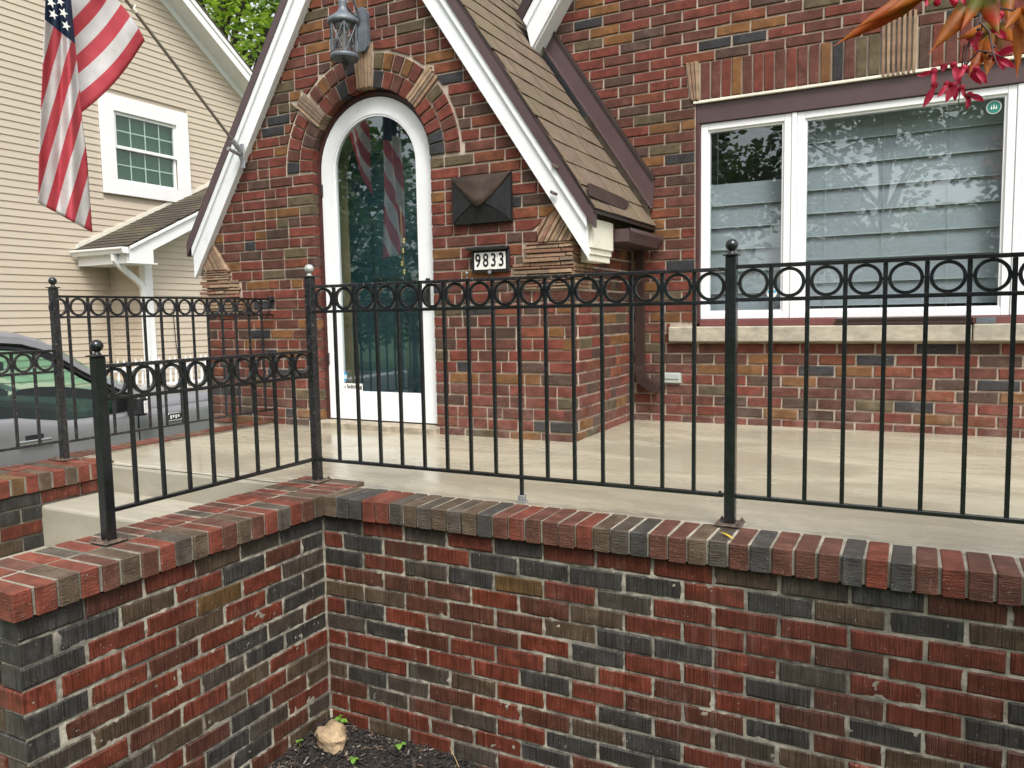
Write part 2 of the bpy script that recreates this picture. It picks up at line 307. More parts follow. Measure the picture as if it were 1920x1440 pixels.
# ------------------------------------------------------------------ mesh helpers
WL = {}
def wl(o): return WL.get(o.name, Vector((0, 0, 0))) if o else Vector((0, 0, 0))
def link(name, data, parent=None, at=(0, 0, 0), rot=None):
    o = bpy.data.objects.new(name, data); col.objects.link(o)
    at = Vector(at)
    if parent: o.parent = parent
    o.location = at - wl(parent); WL[o.name] = at
    if rot: o.rotation_euler = rot
    return o
def thing(name, label, cat, at=(0, 0, 0), group=None, kind=None):
    o = link(name, None, None, at); o.empty_display_size = 0.05
    return tag(o, label, cat, group, kind)
def tag(o, label=None, cat=None, group=None, kind=None):
    if label: o['label'] = label
    if cat: o['category'] = cat
    if group: o['group'] = group
    if kind: o['kind'] = kind
    return o
class MB:
    def __init__(s): s.v = []; s.f = []; s.m = []; s.sm = []
    def add(s, vs, fs, mi=0, smooth=False):
        b = len(s.v); s.v += [tuple(x) for x in vs]
        for f in fs: s.f.append(tuple(i + b for i in f)); s.m.append(mi); s.sm.append(smooth)
        return s
    def box(s, x0, x1, y0, y1, z0, z1, mi=0):
        return s.add([(x0, y0, z0), (x1, y0, z0), (x1, y1, z0), (x0, y1, z0), (x0, y0, z1), (x1, y0, z1), (x1, y1, z1), (x0, y1, z1)],
                     [(3, 2, 1, 0), (4, 5, 6, 7), (0, 1, 5, 4), (1, 2, 6, 5), (2, 3, 7, 6), (3, 0, 4, 7)], mi)
    def bbox(s, x0, x1, y0, y1, z0, z1, b=0.003, mi=0):     # box with chamfered edges
        vs = []; fs = []
        X = (x0, x0 + b, x1 - b, x1); Y = (y0, y0 + b, y1 - b, y1); Z = (z0, z0 + b, z1 - b, z1)
        idx = {}
        for i in (0, 1):
            for j in (0, 1):
                for k in (0, 1):
                    xi = 1 + i; yi = 1 + j; zi = 1 + k
                    idx[i, j, k] = len(vs)
                    vs += [(X[3 * i], Y[yi], Z[zi]), (X[xi], Y[3 * j], Z[zi]), (X[xi], Y[yi], Z[3 * k])]
        I = lambda i, j, k, a: idx[i, j, k] + a
        fs += [(I(0, 0, 0, 0), I(0, 0, 1, 0), I(0, 1, 1, 0), I(0, 1, 0, 0)), (I(1, 0, 0, 0), I(1, 1, 0, 0), I(1, 1, 1, 0), I(1, 0, 1, 0)),
               (I(0, 0, 0, 1), I(1, 0, 0, 1), I(1, 0, 1, 1), I(0, 0, 1, 1)), (I(0, 1, 0, 1), I(0, 1, 1, 1), I(1, 1, 1, 1), I(1, 1, 0, 1)),
               (I(0, 0, 0, 2), I(0, 1, 0, 2), I(1, 1, 0, 2), I(1, 0, 0, 2)), (I(0, 0, 1, 2), I(1, 0, 1, 2), I(1, 1, 1, 2), I(0, 1, 1, 2))]
        for j in (0, 1):
            for k in (0, 1): fs.append((I(0, j, k, 1), I(1, j, k, 1), I(1, j, k, 2), I(0, j, k, 2)))
        for i in (0, 1):
            for k in (0, 1): fs.append((I(i, 0, k, 0), I(i, 1, k, 0), I(i, 1, k, 2), I(i, 0, k, 2)))
        for i in (0, 1):
            for j in (0, 1): fs.append((I(i, j, 0, 0), I(i, j, 1, 0), I(i, j, 1, 1), I(i, j, 0, 1)))
        for i in (0, 1):
            for j in (0, 1):
                for k in (0, 1): fs.append((I(i, j, k, 0), I(i, j, k, 1), I(i, j, k, 2)))
        return s.add(vs, fs, mi)
    def prism(s, poly, d0, d1, axis='y', mi=0):
        # poly in the plane across the axis: y -> (x,z), x -> (y,z), z -> (x,y)
        mk = {'y': lambda p, d: (p[0], d, p[1]), 'x': lambda p, d: (d, p[0], p[1]), 'z': lambda p, d: (p[0], p[1], d)}[axis]
        n = len(poly); vs = [mk(p, d0) for p in poly] + [mk(p, d1) for p in poly]
        fs = [tuple(range(n)), tuple(range(2 * n - 1, n - 1, -1))] + [(i, i + n, (i + 1) % n + n, (i + 1) % n) for i in range(n)]
        return s.add(vs, fs, mi)
    def tube(s, path, r, n=8, mi=0, cap=True, smooth=True):
        P = [Vector(p) for p in path]; R = r if isinstance(r, (list, tuple)) else [r] * len(P)
        vs = []; fs = []; up = None
        for i, p in enumerate(P):
            t = (P[min(i + 1, len(P) - 1)] - P[max(i - 1, 0)]).normalized()
            if up is None: up = Vector((0, 0, 1)) if abs(t.z) < .9 else Vector((1, 0, 0))
            a = t.cross(up).normalized(); b = a.cross(t).normalized(); up = b
            vs += [p + (a * cos(2 * pi * k / n) + b * sin(2 * pi * k / n)) * R[i] for k in range(n)]
        for i in range(len(P) - 1):
            for k in range(n): fs.append((i * n + k, i * n + (k + 1) % n, (i + 1) * n + (k + 1) % n, (i + 1) * n + k))
        s.add(vs, fs, mi, smooth)
        if cap: s.add(vs[:n], [tuple(range(n))], mi); s.add(vs[-n:], [tuple(range(n - 1, -1, -1))], mi)
        return s
    def sweep(s, path, prof, ups, mi=0, smooth=False):   # rectangular profile (a,b offsets) along a path with given up vectors
        P = [Vector(p) for p in path]; n = len(prof); vs = []; fs = []
        for i, p in enumerate(P):
            t = (P[min(i + 1, len(P) - 1)] - P[max(i - 1, 0)]).normalized(); u = Vector(ups[i] if isinstance(ups, list) else ups)
            a = t.cross(u).normalized(); b = a.cross(t)
            vs += [p + a * q[0] + b * q[1] for q in prof]
        for i in range(len(P) - 1):
            for k in range(n): fs.append((i * n + k, i * n + (k + 1) % n, (i + 1) * n + (k + 1) % n, (i + 1) * n + k))
        fs += [tuple(range(n - 1, -1, -1)), tuple(range((len(P) - 1) * n, len(P) * n))]
        return s.add(vs, fs, mi, smooth)
    def lathe(s, prof, c=(0, 0, 0), n=16, mi=0, smooth=True):
        vs = []; fs = []
        for (r, z) in prof: vs += [(c[0] + r * cos(2 * pi * k / n), c[1] + r * sin(2 * pi * k / n), c[2] + z) for k in range(n)]
        for i in range(len(prof) - 1):
            for k in range(n): fs.append((i * n + k, i * n + (k + 1) % n, (i + 1) * n + (k + 1) % n, (i + 1) * n + k))
        s.add(vs, fs, mi, smooth)
        if prof[0][0] > 1e-6: s.add(vs[:n], [tuple(range(n - 1, -1, -1))], mi)
        if prof[-1][0] > 1e-6: s.add(vs[-n:], [tuple(range(n))], mi)
        return s
    def ball(s, c, r, n=16, mi=0):
        return s.lathe([(r * sin(pi * i / 10) + (1e-5 if i in (0, 10) else 0), -r * cos(pi * i / 10)) for i in range(11)], c, n, mi)
    def mesh(s, name, mats, center=None):
        c = Vector(center) if center is not None else Vector((0, 0, 0))
        me = bpy.data.meshes.new(name); me.from_pydata([tuple(Vector(v) - c) for v in s.v], [], s.f)
        for m in (mats if isinstance(mats, (list, tuple)) else [mats]): me.materials.append(M[m])
        for i, p in enumerate(me.polygons): p.material_index = s.m[i]; p.use_smooth = s.sm[i]
        me.validate(); me.update(); return me
    def build(s, name, mats, parent=None, fixn=True):
        xs = list(zip(*s.v)); c = Vector([(min(a) + max(a)) / 2 for a in xs])
        me = s.mesh(name, mats, c)
        if fixn: fix_normals(me)
        return link(name, me, parent, c)
def fix_normals(me):
    import bmesh
    b = bmesh.new(); b.from_mesh(me); bmesh.ops.recalc_face_normals(b, faces=b.faces[:]); b.to_mesh(me); b.free()
def part(name, mat, parent, *boxes, b=0.0):
    m = MB()
    for q in boxes: m.bbox(*q, b=b) if b else m.box(*q)
    return m.build(name, mat, parent)

R = random.Random(7)
# brick meshes shared between alike bricks; local x = length, y = into the wall, z = height
_bm = {}
def brick_mesh(L, H, D, mat, ch=0.004, nvar=8, flat=False):
    key = (round(L, 3), round(H, 3), round(D, 3), ch, R.randrange(nvar))
    if key in _bm: return _bm[key]
    rr = random.Random(hash(key) & 0xffff); j = lambda a: rr.uniform(-a, a)
    l, h = L / 2, H / 2
    vs = []
    for y, ins in ((0.0, ch), (ch, 0.0), (D, 0.0)):
        for sx, sz in ((-1, -1), (1, -1), (1, 1), (-1, 1)):
            vs.append((sx * (l - ins) + j(.0020), y + (j(.0014) if y < D else 0), sz * (h - ins) + j(.0018)))
    fs = [(0, 1, 2, 3), (11, 10, 9, 8)]
    for a in (0, 4):
        for k in range(4): fs.append((a + k, a + 4 + k, a + 4 + (k + 1) % 4, a + (k + 1) % 4))
    me = bpy.data.meshes.new('brick'); me.from_pydata(vs, [], fs); me.materials.append(M[mat]); me.update(); fix_normals(me)
    _bm[key] = me; return me
def setmat(o, mat):
    o.material_slots[0].link = 'OBJECT'; o.material_slots[0].material = M[mat]
def clip(poly, a, b, c):            # keep a*x + b*z <= c
    out = []
    for i, p in enumerate(poly):
        q = poly[(i + 1) % len(poly)]; dp = a * p[0] + b * p[1] - c; dq = a * q[0] + b * q[1] - c
        if dp <= 0: out.append(p)
        if dp * dq < 0:
            t = dp / (dp - dq); out.append((p[0] + (q[0] - p[0]) * t, p[1] + (q[1] - p[1]) * t))
    return out
def parea(p): return 0.5 * abs(sum(p[i][0] * p[(i + 1) % len(p)][1] - p[(i + 1) % len(p)][0] * p[i][1] for i in range(len(p))))
def poly_brick(name, poly, y0, D, mat, parent, ch=0.004, mk=None):
    # a cut brick: polygon in (x,z) on the plane y = y0, depth D
    n = len(poly); cx = sum(p[0] for p in poly) / n; cz = sum(p[1] for p in poly) / n
    def ins(p):
        d = Vector((cx - p[0], cz - p[1])); L = d.length
        return (p[0] + d.x / L * ch * 1.2, p[1] + d.y / L * ch * 1.2) if L > ch * 2 else p
    vs = [(*((ins(p))[:1]), y0 + R.uniform(-.001, .001), ins(p)[1]) for p in poly] + [(p[0], y0 + ch, p[1]) for p in poly] + [(p[0], y0 + D, p[1]) for p in poly]
    fs = [tuple(range(n)), tuple(range(3 * n - 1, 2 * n - 1, -1))]
    for a in (0, n):
        for k in range(n): fs.append((a + k, a + n + k, a + n + (k + 1) % n, a + (k + 1) % n))
    return MB().add(vs, fs).build(name, mat, parent)
def put_brick(name, parent, x, y, z, L, H, D, mat, rot=0.0, ch=0.004):
    o = link(name, brick_mesh(L, H, D, mat, ch), parent, (x, y, z), (R.uniform(-.006, .006), R.uniform(-.006, .006), rot + R.uniform(-.008, .008)))
    setmat(o, mat); return o
def pick(ws): return R.choices(list(ws), list(ws.values()))[0]

# ------------------------------------------------------------------ ground, drive, street
def gz(x, y):
    t = min(1, max(0, (-1.75 - x) / 1.2)); t = t * t * (3 - 2 * t)
    return -0.83 - 0.42 * t
xs = [-300, -60, -20, -9, -6, -3.4, -2.9, -2.5, -2.1, -1.75, 0, 3, 8, 20, 60, 300]; ys = [-300, -80, -30, -12, -6, -3, 0, 3, 8, 14, 30, 80, 300]
m = MB(); m.add([(x, y, gz(x, y)) for x in xs for y in ys], [(i * len(ys) + j, (i + 1) * len(ys) + j, (i + 1) * len(ys) + j + 1, i * len(ys) + j + 1) for i in range(len(xs) - 1) for j in range(len(ys) - 1)])
tag(m.build('ground', 'lawn'), kind='structure')
m = MB(); m.add([(-6.9, -9, -1.244), (-3.0, -9, -1.244), (-3.0, 12, -1.244), (-6.9, 12, -1.244)], [(0, 1, 2, 3)])
tag(m.build('driveway', 'asphalt_drive'), kind='structure')
m = MB(); m.add([(-120, -17, -1.246), (-2.95, -17, -1.246), (-2.95, -9.2, -1.246), (-120, -9.2, -1.246)], [(0, 1, 2, 3)]); m.add([(-1.7, -17, -0.826), (120, -17, -0.826), (120, -9.2, -0.826), (-1.7, -9.2, -0.826)], [(0, 1, 2, 3)])
tag(m.build('street', 'street'), kind='structure')

# ------------------------------------------------------------------ porch: retaining walls, caps, slab, steps
ZC = 0.130; ZCB = 0.048; CO = 0.0665; BH = 0.0575
porch = thing('porch_wall', 'low brick retaining wall round the porch, with an inward corner and a header cap, railings on top', 'brick wall', (0.18, -0.18, -0.83))
part('mortar_core', 'mortar_porch', porch, (0.1, 3.75, -0.171, -0.03, -0.85, ZCB - .001))
part('mortar_core', 'mortar_porch', porch, (-0.118, 0.171, -1.360, -0.06, -0.85, ZCB - .001))
def mortar_face(par, axis, d, a0, a1, z0, z1, st=.008, amp=.0048):
    na, nz = int((a1 - a0) / st), int((z1 - z0) / st); vs = []
    for i in range(na + 1):
        for j in range(nz + 1):
            a, z = a0 + (a1 - a0) * i / na, z0 + (z1 - z0) * j / nz
            h = amp * mnoise.noise((a * 45, z * 45, d * 7)) + amp * .7 * mnoise.noise((a * 12, z * 14, 3 + d)) + .002 * mnoise.noise((a * 130, z * 130, 1))
            vs.append((a, d - h, z) if axis == 'y' else (d + h, a, z))
    m = MB(); m.add(vs, [(i * (nz + 1) + j, (i + 1) * (nz + 1) + j, (i + 1) * (nz + 1) + j + 1, i * (nz + 1) + j + 1) for i in range(na) for j in range(nz)], 0, True)
    return m.build('mortar_face', 'mortar_porch' if par is porch else 'mortar_house', par)
mortar_face(porch, 'y', -.1735, .172, 3.70, -.83, ZCB - .003); mortar_face(porch, 'x', .1735, -1.365, -.172, -.83, ZCB - .003)
fw = thing('front_wall', None, None, (0.18, -0.18, -0.83)); fw.parent = porch; fw.location = (0, 0, 0)
rw = thing('return_wall', None, None, (0.18, -0.18, -0.83)); rw.parent = porch; rw.location = (0, 0, 0)
cp = thing('wall_cap', None, None, (0.18, -0.18, ZC)); cp.parent = porch; cp.location = Vector((0, 0, ZC + .83))
ROWS = ['DRGRDRRRBGDMMRDR', 'RDMRDDDDRDBDBRMD', 'DRGDORGRRRRRRDRM', 'RMMMRMBRRRMRRMRB', 'BBMMMBDDRGRRDRMR', 'RDRMMRDRRDMRDRBR']
WT = dict(R=38, M=24, D=15, G=9, B=13, O=1)
PIT = 0.1925
for r in range(14):
    zc = ZCB - CO * r - BH / 2 - 0.002
    off = 0.1805 if r % 2 == 0 else 0.1805 - PIT / 2
    for k in range(19):
        x0 = off + PIT * k; x1 = x0 + PIT - 0.0105
        x0 = max(x0, 0.1815)
        if x1 - x0 < .03 or x0 > 3.6: continue
        c = ROWS[r][k] if r < len(ROWS) and k < len(ROWS[r]) else pick(WT)
        L = x1 - x0 + R.choice((0, 0, -.002, .001)); H = BH + R.choice((0, 0, -.0015, .001))
        put_brick('brick', fw, (x0 + x1) / 2, -0.1785 + R.uniform(-.0022, .0018), zc + R.uniform(-.0012, .0012), L, H, 0.07, 'comb_brick_' + c)
WT2 = dict(R=40, M=18, D=18, G=8, B=15, O=1)
RR = ['DMRBGDRR', 'DBRDMDRM', 'DRRORGMR', 'RRBRDGRM', 'DRMRRDDD']
for r in range(14):
    zc = ZCB - CO * r - BH / 2 - 0.002
    y = -1.3685 if r % 2 == 0 else -1.3685 + 0.1 + .0105
    k = 0
    while y < -0.19:
        L = PIT - 0.0105; y1 = min(y + L, -0.1825)
        if -0.1825 - y1 < .055: y1 = -0.1825; 
        if y1 - y > .03:
            c = RR[r][k] if r < len(RR) and k < len(RR[r]) else pick(WT2)
            put_brick('brick', rw, 0.1785 + R.uniform(-.0018, .0022), (y + y1) / 2, zc + R.uniform(-.0012, .0012), y1 - y + R.choice((0, 0, -.002)), BH + R.choice((0, -.0015, .001)), 0.09, 'comb_brick_' + c, pi / 2)
        y = max(y + PIT, y1 + .0105); k += 1
    x1 = 0.1785 - (0.1 if r % 2 == 0 else 0.0)      # end face of the wall
    while x1 > -0.11:
        x0 = max(x1 - (PIT - .0105), -0.126)
        put_brick('brick', rw, (x0 + x1) / 2, -1.3685, zc, x1 - x0, BH, 0.09, 'comb_brick_' + ('D' if r < 3 else pick(WT2)))
        x1 = x0 - .0105
# cap: headers set on edge, end faces to the outside
def cap_brick(x0, x1, y0, y1, c, nm='cap_brick', par=None, z1=ZC):
    rr = lambda a: R.uniform(-a, a)
    m = MB(); m.bbox(x0 + .001 + rr(.001), x1 - .001 + rr(.001), y0 + rr(.0025), y1 + rr(.0025), ZCB + rr(.002), z1 + rr(.0022), b=.0032)
    o = m.build(nm, 'cap_brick_' + c, par or cp); o.rotation_euler = (rr(.012), rr(.012), rr(.012)); return o
CAPS = 'BDDRRGBGBGBDMRMMMRBGDMMBGMDMMMDRDMRMMMMR'
x = 0.205; i = 0
part('mortar_bed', 'mortar_porch', cp, (0.198, 3.75, -0.192, -0.022, ZCB + .004, ZC - .0035))
part('mortar_bed', 'mortar_porch', cp, (-0.122, 0.192, -1.372, 0.068, ZCB + .004, ZC - .0028))
while x < 3.68:
    p = 0.0625 + R.uniform(-.0015, .0015); cap_brick(x, x + p - .006, -0.2024, -0.018, CAPS[i % len(CAPS)]); x += p; i += 1
y = -1.385; i = 0
CR = 'RRBRMBMRGBRMBMRGRMBMMRBGMR'; CL = 'RRMRGRRGMRRRGRMRRMRBRGRMRRBR'
while y < 0.05:
    p = 0.0635 + R.uniform(-.0015, .0015)
    cap_brick(0.036, 0.2, y, y + p - .009, CR[i % len(CR)]); cap_brick(-0.13, 0.026, y, y + p - .009, CL[i % len(CL)]); y += p; i += 1

# wall on the far side of the steps
side = thing('porch_side_wall', 'brick cheek wall with a header cap on the far side of the porch steps, beside the pickup', 'brick wall', (-1.34, -0.6, -1.2))
part('mortar_core', 'mortar_porch', side, (-1.66, -1.351, -1.60, 1.40, -1.25, ZCB - .001))
part('mortar_bed', 'mortar_porch', side, (-1.672, -1.336, -1.60, 0.01, ZCB + .004, ZC - .006), (-1.74, -1.60, 0.02, 1.38, ZCB + .004, ZC - .006))
sw = thing('side_face', None, None, (-1.34, -0.6, -1.2)); sw.parent = side; sw.location = (0, 0, 0)
SR = ['BDDDRR', 'DBDDDD', 'DDRRRR', 'DDBDBM', 'BDDDDD']
for r in range(5):
    zc = ZCB - CO * r - BH / 2 - 0.002
    y = -1.56 + (PIT / 2 if r % 2 else 0) + .045; k = 0
    while y < -0.03 - (0.33 if r > 1 else 0):
        put_brick('brick', sw, -1.3415, y + .09, zc, PIT - .0105, BH, 0.07, 'comb_brick_' + (SR[r][k - 2] if 2 <= k < 8 else pick(WT2)), pi / 2); y += PIT; k += 1
y = -1.58; i = 0
while y < -0.04:
    p = 0.0635; cap_brick(-1.500, -1.33, y, y + p - .009, 'RRBMRORBRBRR'[i % 12], par=side); cap_brick(-1.68, -1.508, y, y + p - .009, 'RGRRBRRBGR'[i % 10], par=side); y += p; i += 1
while y < 1.36:
    p = 0.0635; cap_brick(-1.765, -1.605, y, y + p - .009, 'RRMBRROR'[i % 8], par=side); y += p; i += 1

ZS = 0.115
m = MB(); nx, ny = 40, 24
X0, X1, Y0, Y1 = -1.604, 3.75, -0.03, 2.40
vs = []
for i in range(nx + 1):
    for j in range(ny + 1):
        x = X0 + (X1 - X0) * i / nx; yy = Y0 + (Y1 - Y0) * j / ny
        vs.append((x, yy, ZS + 0.0018 * mnoise.noise((x * 1.7, yy * 2.5, 0))))
m.add(vs, [(i * (ny + 1) + j, (i + 1) * (ny + 1) + j, (i + 1) * (ny + 1) + j + 1, i * (ny + 1) + j + 1) for i in range(nx) for j in range(ny)], 0, True)
slab = m.build('porch_floor', 'concrete_wet'); tag(slab, 'smooth tan concrete porch floor, wet in patches', None, None, 'structure')
steps = thing('porch_steps', 'grey concrete steps between the two brick cheek walls, leading up to the porch floor', 'steps', (-0.73, -0.4, -1.2))
def step(y0, y1, z0, z1):
    m = MB(); prof = [(y0, z0), (y0 + .0, z1 - .014), (y0 + .004, z1 - .005), (y0 + .013, z1), (y1, z1), (y1, z0)]
    m.prism(prof, -1.3505, -0.131, 'x'); return m.build('tread', 'concrete_step', steps)
step(-0.036, 0.2, -1.2, ZS - .002); step(-0.37, -0.037, -1.2, -0.022); step(-0.70, -0.371, -1.2, -0.215); step(-1.03, -0.701, -1.2, -0.40); step(-1.36, -1.031, -1.2, -0.58); step(-1.69, -1.361, -1.2, -.76)

# ------------------------------------------------------------------ iron railings
PW = 0.034; BW = 0.0125
_sh = {}
def shared(key, fn):
    if key not in _sh: _sh[key] = fn()
    return _sh[key]
def ring_mesh():
    m = MB(); n = 40; ro, ri, hd = 0.0462, 0.0365, 0.0062; vs = []; fs = []
    for k in range(n):
        a = 2 * pi * k / n
        for r_, y_ in ((ro, -hd), (ro, hd), (ri, hd), (ri, -hd)): vs.append((r_ * cos(a), y_, r_ * sin(a)))
    for k in range(n):
        k2 = (k + 1) % n
        for e in range(4): fs.append((k * 4 + e, k * 4 + (e + 1) % 4, k2 * 4 + (e + 1) % 4, k2 * 4 + e))
    m.add(vs, fs); m.bbox(-.003, .003, -.003, .003, -.0545, -.0460, b=.001)
    for sx in (-1, 1): m.bbox(min(sx * .0458, sx * .0495), max(sx * .0458, sx * .0495), -.003, .003, -.004, .004, b=.001)
    me = m.mesh('ring', 'iron'); fix_normals(me); return me
def bar_mesh(h):
    m = MB(); m.bbox(-BW / 2, BW / 2, -BW / 2, BW / 2, -h / 2, h / 2, b=.0012); return m.mesh('baluster', 'iron')
def post(par, x, y, z0, zt, zball, worn=False, ball='iron', plate=True):
    h = PW / 2; mt = 'iron_worn' if worn else 'iron'
    p = part('post', mt, par, (x - h, x + h, y - h, y + h, z0, zt - .005), b=.0025)
    part('post_cap', mt, p, (x - .024, x + .024, y - .024, y + .024, zt - .005, zt), b=.0015)
    r = .0195
    MB().lathe([(.0125, 0), (.0125, .003), (.008, .008), (.0085, .013)], (x, y, zt), 14).ball((x, y, zball - r), r, 20).build('ball_finial', ball, p)
    if plate:
        part('base_plate', 'rusty_plate', p, (x - .042, x + .042, y - .042, y + .042, ZC + .0025, ZC + .0075), b=.0015)
        for sx in (-1, 1):
            for sy in (-1, 1):
                MB().lathe([(.0065, 0), (.0065, .005), (.003, .005), (.003, .011), (0.0001, .011)], (x + sx * .032, y + sy * .032, ZC + .0075), 6, smooth=False).build('bolt', 'rusty_plate', p)
    return p
def panel(par, a, b, xs, zt, zb, axis, fixed, rings, top='iron', worn=False, ringpos=None):
    # a..b run of the rails along the axis; xs baluster positions
    def bx(nm, mt, lo, hi, hw, z0, z1):
        q = (lo, hi, fixed - hw, fixed + hw, z0, z1) if axis == 'x' else (fixed - hw, fixed + hw, lo, hi, z0, z1)
        return part(nm, mt, par, q, b=.0015)
    mt = 'iron_worn' if worn else 'iron'
    bx('top_rail', top, a, b, .0125, zt - .012, zt); bx('ring_rail', mt, a, b, .0075, zt - .1155, zt - .1035); bx('bottom_rail', mt, a, b, .0095, zb - .0125, zb)
    h = zt - .012 - zb
    for t in xs:
        at = (t, fixed, zb + h / 2) if axis == 'x' else (fixed, t, zb + h / 2)
        o = link('baluster', shared(('bar', round(h, 4)), lambda: bar_mesh(h - .001)), par, at, (R.uniform(-.002, .002), R.uniform(-.002, .002), 0)); setmat(o, mt)
    for t in rings:
        at = (t, fixed, zt - .0585) if axis == 'x' else (fixed, t, zt - .0585)
        o = link('ring', shared('ring', ring_mesh), par, at, (0, 0, 0 if axis == 'x' else pi / 2)); setmat(o, mt)
ZT, ZB = 0.958, 0.2322
fr = thing('iron_railing', 'long black iron railing along the front edge of the porch with two ball-topped posts', 'railing', (0, 0, ZC))
post(fr, 0, 0, ZC + .0075, .998, 1.046, worn=True, ball='iron_bare'); post(fr, 1.7277, 0, ZC + .0075, .998, 1.046)
b1 = [0.1257 + .106 * i for i in range(15)]; b2 = [1.8481 + .106 * i for i in range(16)]
panel(fr, PW / 2, 1.7277 - PW / 2 - .004, b1, ZT, ZB, 'x', 0.0, [0.0727 + .106 * i for i in range(16)][:16], top='iron_worn')
panel(fr, 1.7277 + PW / 2, 3.56, b2, ZT + .006, ZB, 'x', 0.0, [1.7951 + .106 * i for i in range(16)])
leg = part('support_leg', 'iron', fr, (b1[8] - .0065, b1[8] + .0065, -.0065, .0065, ZC + .02, ZB - .0125), b=.001)
part('leg_clamp', 'galvanised', leg, (b1[8] - .012, b1[8] + .012, -.012, .012, ZC + .009, ZC + .03), (b1[8] - .02, b1[8] + .02, -.014, .014, ZC + .003, ZC + .009), b=.0015)
for x_ in (PW / 2 + .012, 1.7277 - PW / 2 - .016): MB().lathe([(.005, 0), (.005, .006), (.0001, .007)], (x_, 0, ZB), 6, smooth=False).build('bolt', 'iron_worn', fr)
rr_ = thing('iron_railing', 'short low black iron railing on the near brick wall beside the steps', 'railing', (0, -.97, ZC))
post(rr_, 0, -0.9702, ZC + .0075, .7203, .7685)
ys_ = [-(0.1205 + .1062 * i) for i in range(8)]
panel(rr_, -0.9702 + PW / 2, -PW / 2, ys_, .6908, .2342, 'y', 0.0, [-(0.0674 + .1062 * i) for i in range(9)], top='iron_worn')
lr = thing('iron_railing', 'tall worn iron railing running back to the house on the far side of the porch', 'railing', (-1.573, -.097, ZC))
post(lr, -1.5728, -0.0966, ZC + .0075, 1.001, 1.050, worn=True)
yl = [-0.027 + .1098 * i for i in range(13)]
panel(lr, -0.0966 + PW / 2, 1.392, yl, .9603, .2269, 'y', -1.5728, [yl[0] - .05] + [t + .0549 for t in yl[:-1]], worn=True)
MB().lathe([(.011, 0), (.012, .01), (.006, .016)], (0, 0, 0), 10).mesh('x', 'iron')
part('wall_bracket', 'iron_worn', lr, (-1.59, -1.556, 1.36, 1.402, .945, .972), b=.003)
ll = thing('iron_railing', 'low worn iron railing in front of the pickup, on the far wall of the steps', 'railing', (-1.573, -1.3, ZC))
post(ll, -1.5728, -1.10, ZC + .0075, .7203, .7685, worn=True)
panel(ll, -1.10 + PW / 2, -0.0966 - PW / 2, [-0.2171 - .1062 * i for i in range(8)], .6908, .2342, 'y', -1.5728, [-0.164 - .1062 * i for i in range(9)], worn=True)

# ------------------------------------------------------------------ the brick house
YE, YH = 1.40, 2.40; XC = -0.775; HC = 0.066; HH = 0.0545; SL = 1.51
DX, DR, DZ = -0.747, 0.448, 1.754          # door opening: centre, half width, spring height
house = thing('brick_house', 'brick house with a steep gabled entry, arched white door and wide front window', 'house', (-0.7, 1.4, 0.1))
def sub(name, at):
    o = link(name, None, house, at); o.empty_display_size = .05; return o
ew = sub('entry_wall', (-0.7, YE, .1)); mw = sub('main_wall', (1.8, YH, .1)); arch = sub('door_arch', (DX, YE, DZ)); es = sub('entry_side_wall', (.594, 1.9, .1))
# mortar bodies
DR9 = DR + .009
arcL = [(DX - DR9 * sin(a), DZ + DR9 * cos(a)) for a in [pi / 2 * k / 14 for k in range(15)]]   # apex -> left spring
arcR = [(DX + DR9 * sin(a), DZ + DR9 * cos(a)) for a in [pi / 2 * k / 14 for k in range(15)]]
zr = lambda x, ap: ap - SL * abs(x - XC)
APW = 3.39                                  # apex of the brick under the rake boards
MB().prism([(-2.195, .05), (DX - DR9, .05)] + arcL[::-1] + [(DX, APW - .09), (-2.195, zr(-2.195, APW))], YE + .009, YE + .2).build('mortar_core', 'mortar_house', ew)
MB().prism([(DX + DR9, .05), (.585, .05), (.585, zr(.585, APW)), (DX, APW - .09)] + arcR, YE + .009, YE + .2).build('mortar_core', 'mortar_house', ew)
MB().box(.40, .585, YE + .2, YH + .1, .05, 1.40).build('mortar_core', 'mortar_house', es)
hbr = []                                     # (area in view, maker) so that the largest 300 become parts
WH = dict(R=31, M=26, K=16, O=9, T=8, G=6, D=5)
def hb(poly, y0, parent, c, rect):
    hbr.append((parea(poly), poly, y0, parent, c, rect))
def avoid(poly, x, z): return False
def ledge_L(z):
    if 1.105 < z < 1.215: return 0.30
    if 0.955 < z <= 1.105: return 0.225
    return None
def ledge_R(z):                              # left-hand ledgestone: right limit
    if 1.085 < z < 1.165: return -1.95
    if 0.86 < z <= 1.085: return -1.86
    return None
